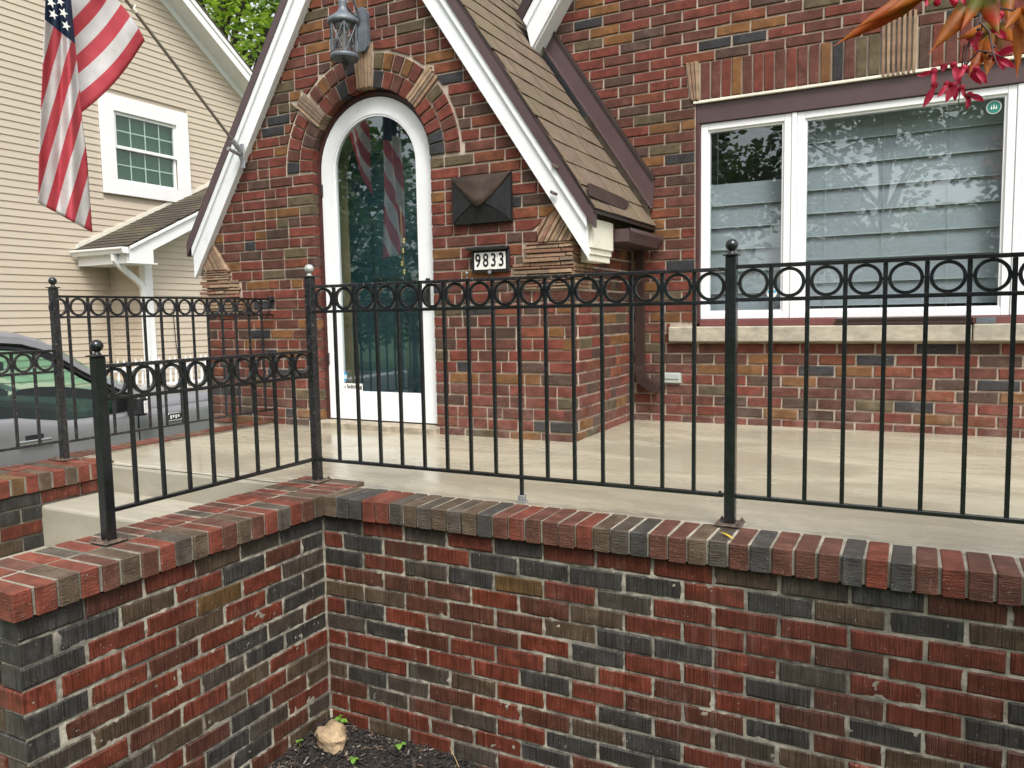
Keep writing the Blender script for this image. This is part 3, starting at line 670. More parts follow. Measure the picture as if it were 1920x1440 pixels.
for r in range(48):
    z0 = .10 + HC * r; z1 = z0 + HH; zm = (z0 + z1) / 2
    segs = []
    for sa, sb in (((-2.204, DX - DR), (DX + DR, .594)) if zm < DZ else ((-2.204, .594),)):
        x = sa; first = True
        while x < sb - .001:
            L = 0.188 if R.random() < .62 else 0.089
            if first: L = R.choice((.188, .089, .14)); first = False
            e_ = x + L
            if sb - e_ < .055: e_ = sb
            segs.append((x, e_)); x = e_ + .011
    for x0, x1 in segs:
        pl = [(x0, z0), (x1, z0), (x1, z1), (x0, z1)]; rect = True
        def cut(a, b, c):
            global pl, rect
            q = clip(pl, a, b, c)
            if len(q) < 3 or parea(q) < parea(pl) * .999: rect = False
            pl = q if len(q) >= 3 else []
        # under the rakes
        if pl: cut(SL, 1, APW + SL * XC)
        if pl: cut(-SL, 1, APW - SL * XC)
        # ledgestone corners
        l = ledge_L(zm)
        if pl and l is not None: cut(1, 0, l - .008)
        l = ledge_R(zm)
        if pl and l is not None: cut(-1, 0, -(l + .008))
        if pl and 1.215 <= zm < 1.31 and x1 > .3: cut(1, 0, .385)
        if pl and 1.31 <= zm and x0 > .2: cut(1.0, -1.45, 0.39 - 1.45 * 1.31)     # slanted edge of the diagonal stones
        if pl and 1.165 <= zm < 1.5 and x1 < -1.8: cut(-1.0, -0.75, 1.955 - .75 * 1.165)
        # door opening and its arch
        ao = DR + .211
        if pl and zm < DZ:
            for (cx0, cx1) in ((DX - DR, DX + DR),):
                xm = sum(p[0] for p in pl) / len(pl)
                if x1 > cx0 and x0 < cx1:
                    if xm < DX:
                        if x0 < cx0: cut(1, 0, cx0)
                        else: pl = []
                    else:
                        if x1 > cx1: cut(-1, 0, -cx1)
                        else: pl = []
        elif pl:
            mx = sum(p[0] for p in pl) / len(pl); mz = zm
            far = max(sqrt((p[0] - DX) ** 2 + (p[1] - DZ) ** 2) for p in pl)
            if far < ao + .01: pl = []
            else:
                d = Vector((mx - DX, mz - DZ)); d.normalize()
                near = min(sqrt((p[0] - DX) ** 2 + (p[1] - DZ) ** 2) for p in pl)
                if near < ao + .011:
                    cut(-d.x, -d.y, -(ao + .011 + d.x * DX + d.y * DZ))
                # slanted stones and the key
                for ang, ro, hw in ((139, .72, .058), (44, .71, .055), (91, .73, .076)):
                    if not pl: break
                    u = Vector((cos(radians(ang)), sin(radians(ang)))); t = Vector((-u.y, u.x))
                    cc = Vector((sum(p[0] for p in pl) / len(pl) - DX, sum(p[1] for p in pl) / len(pl) - DZ))
                    lo = min((p[0] - DX) * u.x + (p[1] - DZ) * u.y for p in pl)
                    if lo < ro and cc.dot(u) < ro - .02:
                        sd_ = cc.dot(t); a0 = min((p[0] - DX) * t.x + (p[1] - DZ) * t.y for p in pl); a1 = max((p[0] - DX) * t.x + (p[1] - DZ) * t.y for p in pl)
                        if a1 > -hw and a0 < hw:
                            if sd_ > 0: cut(-t.x, -t.y, -(hw + t.x * DX + t.y * DZ))
                            else: cut(t.x, t.y, -hw + t.x * DX + t.y * DZ)
        if not pl or parea(pl) < .0007: continue
        hb(pl, YE + R.uniform(-.0025, .0015), ew, pick(WH), rect)
# side wall of the entry (faces +x)
for r in range(17):
    z0 = .10 + HC * r; y = YE + (0 if r % 2 == 0 else .1)
    while y < YH:
        L = .188 if R.random() < .6 else .089
        y1 = min(y + L, YH - .004)
        if .955 < z0 + .03 < 1.215 and y < 1.68: y = max(y1, 1.69) + .011; continue
        if y1 - y > .03: put_brick('brick', es, .594 + R.uniform(-.002, .002), (y + y1) / 2, z0 + HH / 2, y1 - y, HH, .06, 'house_brick_' + pick(WH), pi / 2)
        y = y1 + .011
# main wall with the window opening
WX0, WX1, WZ0, WZ1 = 1.003, 3.32, 0.722, 2.112
part('mortar_core', 'mortar_house', mw, (.59, 3.6, YH + .009, YH + .2, .05, WZ0), (.2, WX0, YH + .0093, YH + .2, WZ0, WZ1), (WX1, 3.6, YH + .0096, YH + .2, WZ0, WZ1))
MB().prism([(.35, WZ1 + .0), (3.6, WZ1 + .0), (3.6, 5.2), (1.75, 5.2), (-.1, 2.8)], YH + .009, YH + .2).build('mortar_core', 'mortar_house', mw)
LZ0, LZ1 = 2.115, 2.336
for r in range(46):
    z0 = .10 + HC * r; z1 = z0 + HH; zm = (z0 + z1) / 2
    if z0 > 3.15: break
    x = -0.3 + (0.1 if r % 2 else 0) + R.uniform(-.006, .006)
    while x < 3.4:
        x0, x1 = x, x + .1925; x = x1 + .0115
        if z1 < 1.5 and x1 < .60: continue
        pl = [(x0, z0), (x1, z0), (x1, z1), (x0, z1)]; rect = True
        if z1 < 1.45 and x0 < .60: pl = clip(pl, -1, 0, -.604); rect = False
        # above the roof line of the entry (the flashing)
        if 1.40 < z1 and zm <= 1.66 and pl:
            q = clip(pl, -1, 0, -.70)
            if len(q) < 3: continue
            if parea(q) < parea(pl) * .999: rect = False
            pl = q
        elif zm > 1.66 and pl:
            q = clip(pl, -1.485, -1, -(1.485 * .737 + 1.659) + .05)
            if len(q) < 3: continue
            if parea(q) < parea(pl) * .999: rect = False
            pl = q
        if 0.60 < zm < .735 and pl:                 # stone sill
            q = clip(pl, 1, 0, .843)
            if len(q) < 3: continue
            if parea(q) < parea(pl) * .999: rect = False
            pl = q
        elif .735 <= zm < LZ0 and pl:
            q = clip(pl, 1, 0, WX0 - .003)
            if len(q) < 3: continue
            if parea(q) < parea(pl) * .999: rect = False
            pl = q
        elif LZ0 <= zm < LZ1 + .005 and pl:
            q = clip(pl, 1, 0, .955 - (zm - 2.2) * .12)
            if len(q) < 3: continue
            if parea(q) < parea(pl) * .999: rect = False
            pl = q
        elif LZ1 <= zm < 2.436 and pl and x1 > 2.03 and x0 < 2.225:
            q = clip(pl, 1, 0, 2.034) if (x0 + x1) / 2 < 2.125 else clip(pl, -1, 0, -2.221)
            if len(q) < 3: continue
            rect = False; pl = q
        if len(pl) < 3 or parea(pl) < .0007: continue
        hb(pl, YH + R.uniform(-.0025, .0015), mw, pick(WH), rect)
hbr.sort(key=lambda t: -t[0])
def emit(e):
    a, pl, y0, par, c, rect = e
    if rect:
        x0, x1 = pl[0][0], pl[1][0]; z0, z1 = pl[0][1], pl[2][1]
        put_brick('brick', par, (x0 + x1) / 2, y0, (z0 + z1) / 2, x1 - x0, z1 - z0, .06, 'house_brick_' + c)
    else: poly_brick('brick', pl, y0, .06, 'house_brick_' + c, par)
for e in hbr: emit(e)
print('house bricks', len(hbr), sum(1 for e in hbr if e[3] is ew), sum(1 for e in hbr if e[3] is mw))

# arch: two rings of bricks, key and two raked stones
def wedge(r0, r1, a0, a1, c):
    pts = [(DX + r * cos(a), DZ + r * sin(a)) for r, a in ((r0, a0), (r0, a1), (r1, a1), (r1, a0))]
    poly_brick('arch_brick', pts, YE - .004 + R.uniform(-.002, .002), .07 if r0 > DR + .05 else .15, 'house_brick_' + c, arch)
bands = [(radians(0), radians(38.5)), (radians(49.5), radians(84)), (radians(98), radians(133)), (radians(145), radians(180))]
for r0, r1 in ((DR, DR + .098), (DR + .109, DR + .203)):
    for a0, a1 in bands:
        n = max(1, round((a1 - a0) * (r0 + .03) / .066)); g = .010 / r0
        for k in range(n):
            s0 = a0 + (a1 - a0) * k / n + g / 2; s1 = a0 + (a1 - a0) * (k + 1) / n - g / 2
            wedge(r0, r1, s0, s1, pick(dict(R=30, M=25, K=22, O=9, G=6, D=10)))
def stone_strips(par, ang, r0, r1, w0, w1, n, mats):
    u = Vector((cos(radians(ang)), sin(radians(ang)))); t = Vector((-u.y, u.x))
    for k in range(n):
        f0, f1 = -1 + 2 * k / n, -1 + 2 * (k + 1) / n
        P = lambda f, r, w: (DX + u.x * r + t.x * f * w, DZ + u.y * r + t.y * f * w)
        e0, e1 = r0 + R.uniform(0, .004), r1 - R.uniform(0, .02)
        pts = [P(f0 + .04, e0, w0), P(f0 + .04, e1, w1), P(f1 - .04, e1, w1), P(f1 - .04, e0, w0)]
        poly_brick('stone_strip', pts, YE - .010 + R.uniform(-.006, .003), .08, R.choice(mats), par, .003)
ks = sub('keystone', (DX, YE, DZ + .5))
stone_strips(ks, 91, DR + .002, .72, .056, .068, 5, ['keystone', 'ledgestone_0', 'ledgestone_3'])
for ang, ro in ((139, .70), (44, .69)): stone_strips(sub('raked_stone', (DX, YE, DZ + .5)), ang, DR + .004, ro, .046, .05, 4, ['ledgestone_0', 'ledgestone_2', 'ledgestone_3'])
# ledgestone at the feet of the gable
def ledge(par, zs, xf, y0):
    z = zs[0]
    while z < zs[1]:
        h = R.uniform(.013, .024); z1 = min(z + h, zs[1]); x0, x1 = xf(z + h / 2); x = x0
        while x < x1 - .02:
            L = R.uniform(.07, .26); xe = min(x + L, x1)
            if x1 - xe < .04: xe = x1
            a, b_ = R.uniform(-.002, .002), R.uniform(-.002, .002)
            poly_brick('ledge_stone', [(x + .003, z + .003 + a), (xe - .003, z + .003 + b_), (xe - .003, z1 - .001 + b_), (x + .003, z1 - .001 + a)], y0 - .012 + R.uniform(-.010, .005), .07, 'ledgestone_%d' % R.randrange(4), par, .003)
            x = xe
        z = z1 + .003
lg = sub('ledgestone', (.45, YE, 1.1)); lg2 = sub('ledgestone', (-2.0, YE, 1.1))
ledge(lg, (.958, 1.212), lambda z: (ledge_L(min(1.21, max(.96, z))) + R.uniform(-.01, .02), .600 + R.uniform(-.004, .008)), YE)
ledge(lg2, (.863, 1.162), lambda z: (-2.235 + R.uniform(-.02, .02), ledge_R(min(1.16, max(.865, z))) + R.uniform(-.02, .01)), YE)
def diag(par, org, d, n, step_, L):
    d = Vector(d).normalized(); t = Vector((-d.y, d.x))
    for k in range(n):
        o_ = Vector(org) + t * step_ * k - d * .32; l_ = L * R.uniform(.8, 1.05)
        h = abs(step_) * .42; p = [o_ - t * h, o_ + d * l_ - t * h, o_ + d * l_ + t * h, o_ + t * h]
        pl = [(q.x, q.y) for q in p]; pl = clip(pl, SL, 1, APW + SL * XC) if org[0] > XC else clip(pl, -SL, 1, APW - SL * XC)
        pl = clip(pl, 0, -1, -1.214 if org[0] > XC else -1.166)
        if org[0] > XC: pl = clip(clip(clip(pl, 1, 0, .598), -1.0, 1.45, -(0.395 - 1.45 * 1.31)), -1, 0, -.394)
        else: pl = clip(clip(pl, -1, 0, 2.2), 1.0, 0.75, -(1.965 - .75 * 1.165))
        if len(pl) > 2 and parea(pl) > .0004: poly_brick('ledge_stone', pl, YE - .012 + R.uniform(-.008, .005), .07, 'ledgestone_%d' % R.randrange(4), par, .003)
diag(lg, (.62, 1.16), (.53, .85), 14, .0225, .85); diag(lg2, (-1.90, 1.15), (-.60, 1.0), 16, .0225, .95)
for zz in range(11):                                   # the same stone turned round the corner
    y = YE; z = .962 + .0228 * zz
    while y < 1.66:
        y1 = min(y + R.uniform(.06, .16), 1.68)
        m = MB(); m.bbox(.55, .602 + R.uniform(-.006, .01), y + .002, y1 - .002, z, z + .019, b=.003); m.build('ledge_stone', 'ledgestone_%d' % R.randrange(4), lg); y = y1
# threshold and concrete sill of the door
part('threshold', 'threshold', house, (DX - DR - .07, DX + DR + .02, YE - .05, YE + .14, .09, .158), b=.008)
# door frame, storm door, inner door
def arch_strip(name, mat, par, hw0, hw1, z0, zs, y0, y1, cx=DX, ap0=None, ap1=None, n=24, foot=True):
    # frame between two arched outlines (half widths hw0 < hw1), from z0 up
    A = [(cx - hw0, z0)] + [(cx - hw0 * cos(pi * k / n), zs + (ap0 or hw0) * sin(pi * k / n)) for k in range(n + 1)] + [(cx + hw0, z0)]
    B = [(cx - hw1, z0)] + [(cx - hw1 * cos(pi * k / n), zs + (ap1 or hw1) * sin(pi * k / n)) for k in range(n + 1)] + [(cx + hw1, z0)]
    m = MB(); N = len(A)
    vs = [(p[0], y0, p[1]) for p in A] + [(p[0], y0, p[1]) for p in B] + [(p[0], y1, p[1]) for p in A] + [(p[0], y1, p[1]) for p in B]
    fs = []
    for i in range(N - 1):
        fs += [(i, i + 1, N + i + 1, N + i), (2 * N + i + 1, 2 * N + i, 3 * N + i, 3 * N + i + 1), (i, 2 * N + i, 2 * N + i + 1, i + 1), (N + i, N + i + 1, 3 * N + i + 1, 3 * N + i)]
    fs += [(0, N, 3 * N, 2 * N), (N - 1, 3 * N - 1, 4 * N - 1, 2 * N - 1)]
    return m.add(vs, fs).build(name, mat, par)
def arch_panel(name, mat, par, hw, z0, zs, y, cx=DX, th=.004, n=24):
    P = [(cx - hw, z0)] + [(cx - hw * cos(pi * k / n), zs + hw * sin(pi * k / n)) for k in range(n + 1)] + [(cx + hw, z0)]
    return MB().prism(P, y, y + th).build(name, mat, par)
DCX = -0.752
arch_strip('door_frame', 'brown_frame', house, .423, .4475, .158, DZ - .005, YE + .055, YE + .16, cx=DX)
door = sub('storm_door', (DCX, YE + .07, .16))
arch_strip('door_stile', 'white_paint', door, .318, .418, .168, DZ - .008, YE + .058, YE + .09, cx=DX)
part('bottom_rail', 'white_paint', door, (DX - .318, DX + .318, YE + .0585, YE + .089, .168, .349))
arch_strip('glazing_bead', 'white_vinyl', door, .306, .3178, .349, DZ - .008, YE + .062, YE + .086, cx=DX)
arch_panel('door_glass', 'door_glass', door, .3178, .345, DZ - .008, YE + .072, cx=DX)
for z in (.52, 1.60): part('hinge', 'brown_dark', door, (DX - .43, DX - .408, YE + .048, YE + .058, z, z + .075), b=.002)
hd = MB(); hd.bbox(DX + .365, DX + .392, YE + .040, YE + .058, .88, 1.05, b=.004); hd.tube([(DX + .378, YE + .05, .91), (DX + .378, YE + .015, .93), (DX + .378, YE + .012, .99), (DX + .378, YE + .045, 1.01)], .006, 8); hd.build('handle', 'black_plastic', door)
part('sticker', 'number_white', door, (-1.092, -.905, YE + .0705, YE + .0715, .345, .398))
oc = [(-1.052 + .026 * cos(pi / 8 + pi / 4 * k), .442 + .034 * sin(pi / 8 + pi / 4 * k)) for k in range(8)]
MB().prism(oc, YE + .0702, YE + .0712).build('alarm_sticker', 'sticker_blue', door)
part('alarm_sticker_band', 'number_white', door, (-1.0725, -1.0315, YE + .0694, YE + .0700, .429, .450))
def text_mesh(name, body, size, off, mat, par, at, sx=1.0):
    tx = bpy.data.curves.new(name, 'FONT'); tx.body = body; tx.size = size; tx.align_x = 'CENTER'; tx.align_y = 'CENTER'; tx.extrude = .0004; tx.offset = off
    o = bpy.data.objects.new(name, tx); col.objects.link(o); bpy.context.view_layer.update()
    me = bpy.data.meshes.new_from_object(o.evaluated_get(bpy.context.evaluated_depsgraph_get())); bpy.data.objects.remove(o)
    me.materials.clear(); me.materials.append(M[mat]); me.name = name
    o = link(name, me, par, at, (pi / 2, 0, 0)); o.scale = (sx, 1, 1); return o
text_mesh('sticker_text', 'No Soliciting', .034, .0008, 'ink', door, (-.9985, YE + .0698, .376))
text_mesh('alarm_text', 'ADT', .018, .0, 'sticker_blue', door, (-1.052, YE + .0689, .4395))
# inner door set back in the porch lobby
inner = sub('inner_door', (DX, YE + .3, .16))
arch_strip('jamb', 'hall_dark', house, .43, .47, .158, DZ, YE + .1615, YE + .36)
arch_strip('jamb_trim', 'hall_trim', house, .365, .4295, .158, DZ - .02, YE + .235, YE + .25)
arch_panel('door_leaf', 'teal_door', inner, .45, .158, DZ, YE + .30, th=.04)
for (a0, a1, b0, b1_) in ((-.22, -.02, .30, .95), (.03, .23, .30, .95), (-.22, .23, 1.05, 1.55)):
    x0, x1 = DX + a0, DX + a1
    part('door_panel', 'teal_door_dark', inner, (x0, x1, YE + .292, YE + .2995, b0, b1_), b=.003)
    part('panel_moulding', 'teal_door', inner, (x0 + .03, x1 - .03, YE + .286, YE + .2915, b0 + .03, b1_ - .03), b=.004)
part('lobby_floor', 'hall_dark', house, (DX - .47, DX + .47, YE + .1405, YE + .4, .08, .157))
bl = thing('door_bells', 'string of four small brass bells hanging behind the arched door glass', 'bells', (-.605, YE + .125, 1.1))
MB().tube([(-.600, YE + .118, 1.50), (-.598, YE + .122, 1.40), (-.590, YE + .122, 1.27), (-.592, YE + .124, 1.12)], .0022, 6).tube([(-.600, YE + .118, 1.50), (-.604, YE + .122, 1.36), (-.603, YE + .124, 1.17)], .0022, 6).build('cord', 'jute', bl)
for x_, z_ in ((-.586, 1.275), (-.594, 1.215), (-.606, 1.135), (-.590, 1.085)):
    MB().lathe([(.0003, .034), (.005, .034), (.011, .030), (.013, .018), (.014, .004), (.017, 0), (.015, 0), (.012, .004)], (x_, YE + .124, z_), 14).build('bell', 'brass', bl)

# gable roof of the entry
YR = YE - .045                                   # front of the rake boards
XR = 1.477                                       # half span to the board ends
def rake_poly(side, apo, api, end=XR, cut=0.0):
    xe = XC + side * end
    return [(XC, apo), (xe, apo - SL * end), (xe, api - SL * end), (XC, api)]
for s_ in (-1, 1):
    MB().prism(rake_poly(s_, 3.5575, 3.343), YR, YR + .022).build('rake_board', 'white_paint', house)
    MB().prism(rake_poly(s_, 3.5585, 3.50), YR - .014, YR - .0005).build('rake_trim', 'white_paint', house)
    MB().prism(rake_poly(s_, 3.362, 3.346, XR - .012), YR + .0225, YE + .02).build('rake_soffit', 'white_paint', house)
    MB().prism(rake_poly(s_, 3.640, 3.559, XR + .04), YR - .022, YR + .03).build('drip_edge', 'brown_metal', house)
    xe = XR + .045
    MB().prism([(XC, 3.668), (XC + s_ * xe, 3.668 - SL * xe), (XC + s_ * xe, 3.6405 - SL * xe), (XC, 3.6405)], YR - .012, 3.4 if s_ > 0 else 3.4).build('roof_deck', 'brown_dark', house)
# shingle tabs on the right-hand slope
roof = sub('shingle_roof', (.2, 1.9, 2.2))
un = Vector((SL, 0, 1)).normalized(); ud = Vector((1, 0, -SL)).normalized()
def tab_mesh(wd, ex):
    # local: x down the slope, y along the eave, z out of the roof
    t0, t1 = .0015, .0085; m = MB()
    m.add([(-ex - .02, -wd / 2, 0), (ex * 0, -wd / 2, t0), (0, wd / 2, t0), (-ex - .02, wd / 2, 0), (-ex - .02, -wd / 2, .002), (0, -wd / 2, t1 + .001), (0, wd / 2, t1 + .001), (-ex - .02, wd / 2, .002)],
          [(3, 2, 1, 0), (4, 5, 6, 7), (0, 1, 5, 4), (1, 2, 6, 5), (2, 3, 7, 6), (3, 0, 4, 7)])
    me = m.mesh('shingle', 'shingle_tan'); fix_normals(me); return me
EX = .155
eave = Vector((XC + XR + .045, 0, 3.670 - SL * (XR + .045)))
rotm = Matrix((ud, Vector((0, 1, 0)), ud.cross(Vector((0, 1, 0))))).transposed()
if rotm.col[2].dot(un) < 0: rotm = Matrix((ud, Vector((0, -1, 0)), ud.cross(Vector((0, -1, 0))))).transposed()
for r in range(16):
    p = eave - ud * (EX * r) + ud * .012
    y = YR - .02 + (r % 3) * .055 - .10
    while y < YH + (.0 if r < 10 else .6):
        wd = R.choice((.13, .16, .16, .19)); y0 = max(y, YR - .018); y1 = min(y + wd, YH - .012 if r < 10 else 3.0); y += wd + .004
        if y1 - y0 < .03: continue
        me = shared(('tab', round(y1 - y0, 3)), lambda: tab_mesh(y1 - y0, EX))
        o = link('shingle', me, roof, p + Vector((0, (y0 + y1) / 2, 0)) + un * R.uniform(0, .003)); o.rotation_euler = (rotm @ Matrix.Rotation(R.uniform(-.014, .014), 3, 'Z')).to_euler()
# flashing where that roof meets the main wall
MB().prism([(-.15, 2.815), (.735, 1.47), (.748, 1.655), (-.06, 2.87)], YH - .016, YH - .003).build('flashing', 'brown_metal', house)
MB().prism([(-.06, 2.856), (.742, 1.653), (.754, 1.668), (-.05, 2.871)], YH - .026, YH - .0025).build('flashing_hem', 'brown_dark', house)
MB().sweep([(-.15, YH - .035, 2.815), (.735, YH - .035, 1.478)], [(-.02, -.002), (.02, -.002), (.02, .004), (-.02, .004)], (SL, 0, 1)).build('flashing_foot', 'brown_metal', house)
# cornice return and gutter at the right-hand eave
part('cornice_return', 'cream_paint', house, (.690, XC + XR + .012, YR + .024, 1.715, 1.168, 1.325), b=.003)
part('cornice_moulding', 'cream_paint', house, (.686, XC + XR + .002, YR + .026, 1.712, 1.135, 1.1675), (.682, XC + XR - .006, YR + .03, 1.705, 1.10, 1.1345), b=.003)
part('cornice_soffit', 'cream_paint', house, (.602, .6815, 1.50, 1.70, 1.104, 1.30))
gp = [(0, 0), (.07, 0), (.085, .03), (.105, .055), (.105, .075), (.099, .075), (.097, .06), (.078, .034), (.066, .006), (.006, .006), (.006, .075), (0, .075)]
g = MB(); gx = .700; gzz = 1.225; vs = [(gx + a, y_, gzz + b_) for y_ in (1.74, YH - .004) for a, b_ in gp]; n_ = len(gp)
g.add(vs, [(i, (i + 1) % n_, (i + 1) % n_ + n_, i + n_) for i in range(n_)]); g.box(gx, gx + .1, 1.735, 1.7395, gzz, gzz + .07)
gut = g.build('gutter', 'brown_metal', house)
part('gutter_board', 'brown_dark', house, (.602, gx - .001, 1.716, YH - .003, 1.215, 1.305))
dsp = sub('downspout', (.68, 2.34, .3))
def spout(name, path, ups, w_=.055, d_=.04):
    k = []; nn = 6
    prof = []
    for i in range(nn): prof += [(-w_ / 2 + w_ * i / nn, -d_ / 2 - (.003 if i % 2 else 0)), (-w_ / 2 + w_ * (i + .6) / nn, -d_ / 2 - (.003 if i % 2 else 0))]
    prof += [(w_ / 2, -d_ / 2)]
    for i in range(nn): prof += [(w_ / 2, -d_ / 2 + d_ * (i + .5) / nn)]
    prof += [(w_ / 2, d_ / 2), (-w_ / 2, d_ / 2)]
    return MB().sweep(path, prof, ups).build(name, 'spout_brown', dsp)
spout('pipe', [(.665, 2.345, 1.23), (.665, 2.345, .46)], (0, -1, 0))
el = [(.665, 2.345, .475)] + [(.665 + .10 * (1 - cos(a)) + .0, 2.340, .45 - .10 * sin(a)) for a in [radians(62) * k / 6 for k in range(7)]]
d_ = Vector((sin(radians(62)), 0, -cos(radians(62)))); el.append(tuple(Vector(el[-1]) + d_ * .085))
spout('elbow', el, [(0, -1, 0)] * len(el), .06, .05)
# bent sheet that sheds water over the gutter
dm = MB()
dm.add([(.730, 1.31, 1.428), (.730, 1.86, 1.414), (.712, 1.99, 1.455), (.700, 2.00, 1.484), (.694, 1.93, 1.496), (.694, 1.40, 1.508), (.702, 1.355, 1.495)], [(0, 1, 2, 3, 4, 5, 6)])
dfo = dm.build('water_deflector', 'brown_dark', house); so = dfo.modifiers.new('thick', 'SOLIDIFY'); so.thickness = .003
# left rake of the main gable, over the entry roof
mk = lambda off0, off1, x0, x1: [(x0, off0 + 1.42 * x0), (x1, off0 + 1.42 * x1), (x1, off1 + 1.42 * x1), (x0, off1 + 1.42 * x0)]
MB().prism([(-.035, 2.553), (1.2, 4.31), (1.2, 4.575), (-.075, 2.735)], YH - .16, YH - .135).build('rake_board', 'white_paint', house)
MB().prism([(-.060, 2.70), (1.2, 4.50), (1.2, 4.58), (-.085, 2.74)], YH - .175, YH - .1605).build('rake_trim', 'white_paint', house)
MB().prism([(-.025, 2.552), (1.2, 4.295), (1.2, 4.3095), (-.03, 2.566)], YH - .1345, YH - .0).build('rake_soffit', 'white_paint', house)
MB().prism([(-.09, 2.742), (1.2, 4.582), (1.2, 4.66), (-.115, 2.79)], YH - .19, YH - .12).build('drip_edge', 'brown_dark', house)
MB().prism([(-.13, 2.79), (1.2, 4.69), (1.2, 4.662), (-.12, 2.78)], YH - .185, YH + 3).build('roof_deck', 'brown_dark', house)
# clips left on the right-hand rake board
for x_, z_ in ((.532, 1.600), (.520, 1.462)):
    m = MB(); m.bbox(x_ - .022, x_ + .022, YR - .030, YR - .0145, z_ - .008, z_ + .008, b=.003); o = m.build('cable_clip', 'rusty_plate', house); o.rotation_euler = (0, radians(28), 0)

# ---- front window
win = sub('front_window', (1.9, YH, .75))
part('head_board', 'brown_metal', win, (WX0 + .002, WX1, YH + .015, YH + .07, 1.978, WZ1 - .003), b=.003)
part('head_drip', 'cream_paint', win, (WX0 - .01, WX1, YH - .006, YH + .014, 2.096, WZ1), b=.002)
part('side_board', 'brown_frame', win, (WX0 + .002, WX0 + .028, YH + .012, YH + .09, .742, 1.977), b=.003)
part('sill_board', 'maroon_trim', win, (WX0 + .03, WX1, YH + .004, YH + .06, .727, .768), b=.003)
FY0, FY1 = YH + .03, YH + .085
def sash(x0, x1, z0, z1, fw_=.042):
    s = link('sash', None, win, ((x0 + x1) / 2, YH + .04, z0)); s.empty_display_size = .05
    m = MB()
    m.bbox(x0, x0 + fw_, FY0, FY1, z0, z1, b=.003); m.bbox(x1 - fw_, x1, FY0, FY1, z0, z1, b=.003)
    m.bbox(x0 + fw_, x1 - fw_, FY0 + .0006, FY1, z0, z0 + fw_, b=.003); m.bbox(x0 + fw_, x1 - fw_, FY0 + .0006, FY1, z1 - fw_, z1, b=.003)
    m.build('frame', 'white_vinyl', s)
    m = MB(); q = fw_ + .012
    for (a0, a1, b0, b1_) in ((x0 + fw_, x0 + q, z0 + fw_, z1 - fw_), (x1 - q, x1 - fw_, z0 + fw_, z1 - fw_), (x0 + q, x1 - q, z0 + fw_, z0 + q), (x0 + q, x1 - q, z1 - q, z1 - fw_)): m.box(a0, a1, FY0 + .012, FY1 - .004, b0, b1_)
    m.build('bead', 'white_vinyl', s)
    part('pane', 'window_glass', s, (x0 + fw_ + .004, x1 - fw_ - .004, FY0 + .026, FY0 + .030, z0 + fw_ + .004, z1 - fw_ - .004))
    return s
WB, WT_ = .770, 1.976
for x0, x1 in ((1.032, 1.568), (1.600, 2.690), (2.722, 3.30)): sash(x0, x1, WB, WT_)
for x_ in (1.569, 2.691): part('mullion', 'white_vinyl', win, (x_, x_ + .030, FY0 - .006, FY1, WB, WT_), b=.003)
# pleated shades behind the panes
for x0, x1, zt_ in ((1.065, 1.54, 1.62), (1.625, 2.665, 1.945), (2.75, 3.28, 1.94)):
    b_ = link('pleated_shade', None, win, ((x0 + x1) / 2, YH + .16, .8)); b_.empty_display_size = .05
    z = zt_; k = 0
    while z > .86:
        h = .138; zl = max(z - h, .80)
        MB().add([(x0, YH + .165, z), (x1, YH + .165, z), (x1, YH + .150, zl), (x0, YH + .150, zl), (x0, YH + .170, z), (x1, YH + .170, z), (x1, YH + .156, zl), (x0, YH + .156, zl)],
                 [(0, 1, 2, 3), (7, 6, 5, 4), (0, 3, 7, 4), (1, 5, 6, 2), (3, 2, 6, 7), (0, 4, 5, 1)]).build('slat', 'blind_fabric', b_)
        part('slat_edge', 'blind_edge', b_, (x0, x1, YH + .1465, YH + .1495, zl, zl + .006))
        z = zl
    if x1 - x0 > .7:
        for f in (.12, .42, .74): part('shade_cord', 'blind_edge', b_, (x0 + (x1 - x0) * f - .001, x0 + (x1 - x0) * f + .001, YH + .143, YH + .145, .8, zt_))
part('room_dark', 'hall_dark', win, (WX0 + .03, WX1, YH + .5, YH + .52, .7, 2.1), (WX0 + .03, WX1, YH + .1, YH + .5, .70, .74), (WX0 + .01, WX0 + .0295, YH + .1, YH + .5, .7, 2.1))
MB().lathe([(.030, 0), (.030, .001)], (0, 0, 0), 24).mesh('x', 'ink')
def disc(name, mat, x, y, z, r, par, th=.0008):
    return MB().prism([(x + r * cos(2 * pi * k / 24), z + r * sin(2 * pi * k / 24)) for k in range(24)], y, y + th).build(name, mat, par)
disc('round_sticker', 'sticker_teal', 2.588, FY0 + .0245, 1.876, .030, win); disc('sticker_ring', 'plastic_grey', 2.588, FY0 + .0253, 1.876, .036, win)
for dx, h in ((-.011, .022), (0, .03), (.011, .022)): MB().prism([(2.588 + dx - .004, 1.866), (2.588 + dx + .004, 1.866), (2.588 + dx, 1.866 + h)], FY0 + .0236, FY0 + .0242).build('sticker_mark', 'number_white', win)
disc('small_sticker', 'number_white', 1.462, FY0 + .0245, .925, .030, win); part('small_sticker_band', 'sticker_blue', win, (1.437, 1.487, FY0 + .0236, FY0 + .0242, .926, .942))
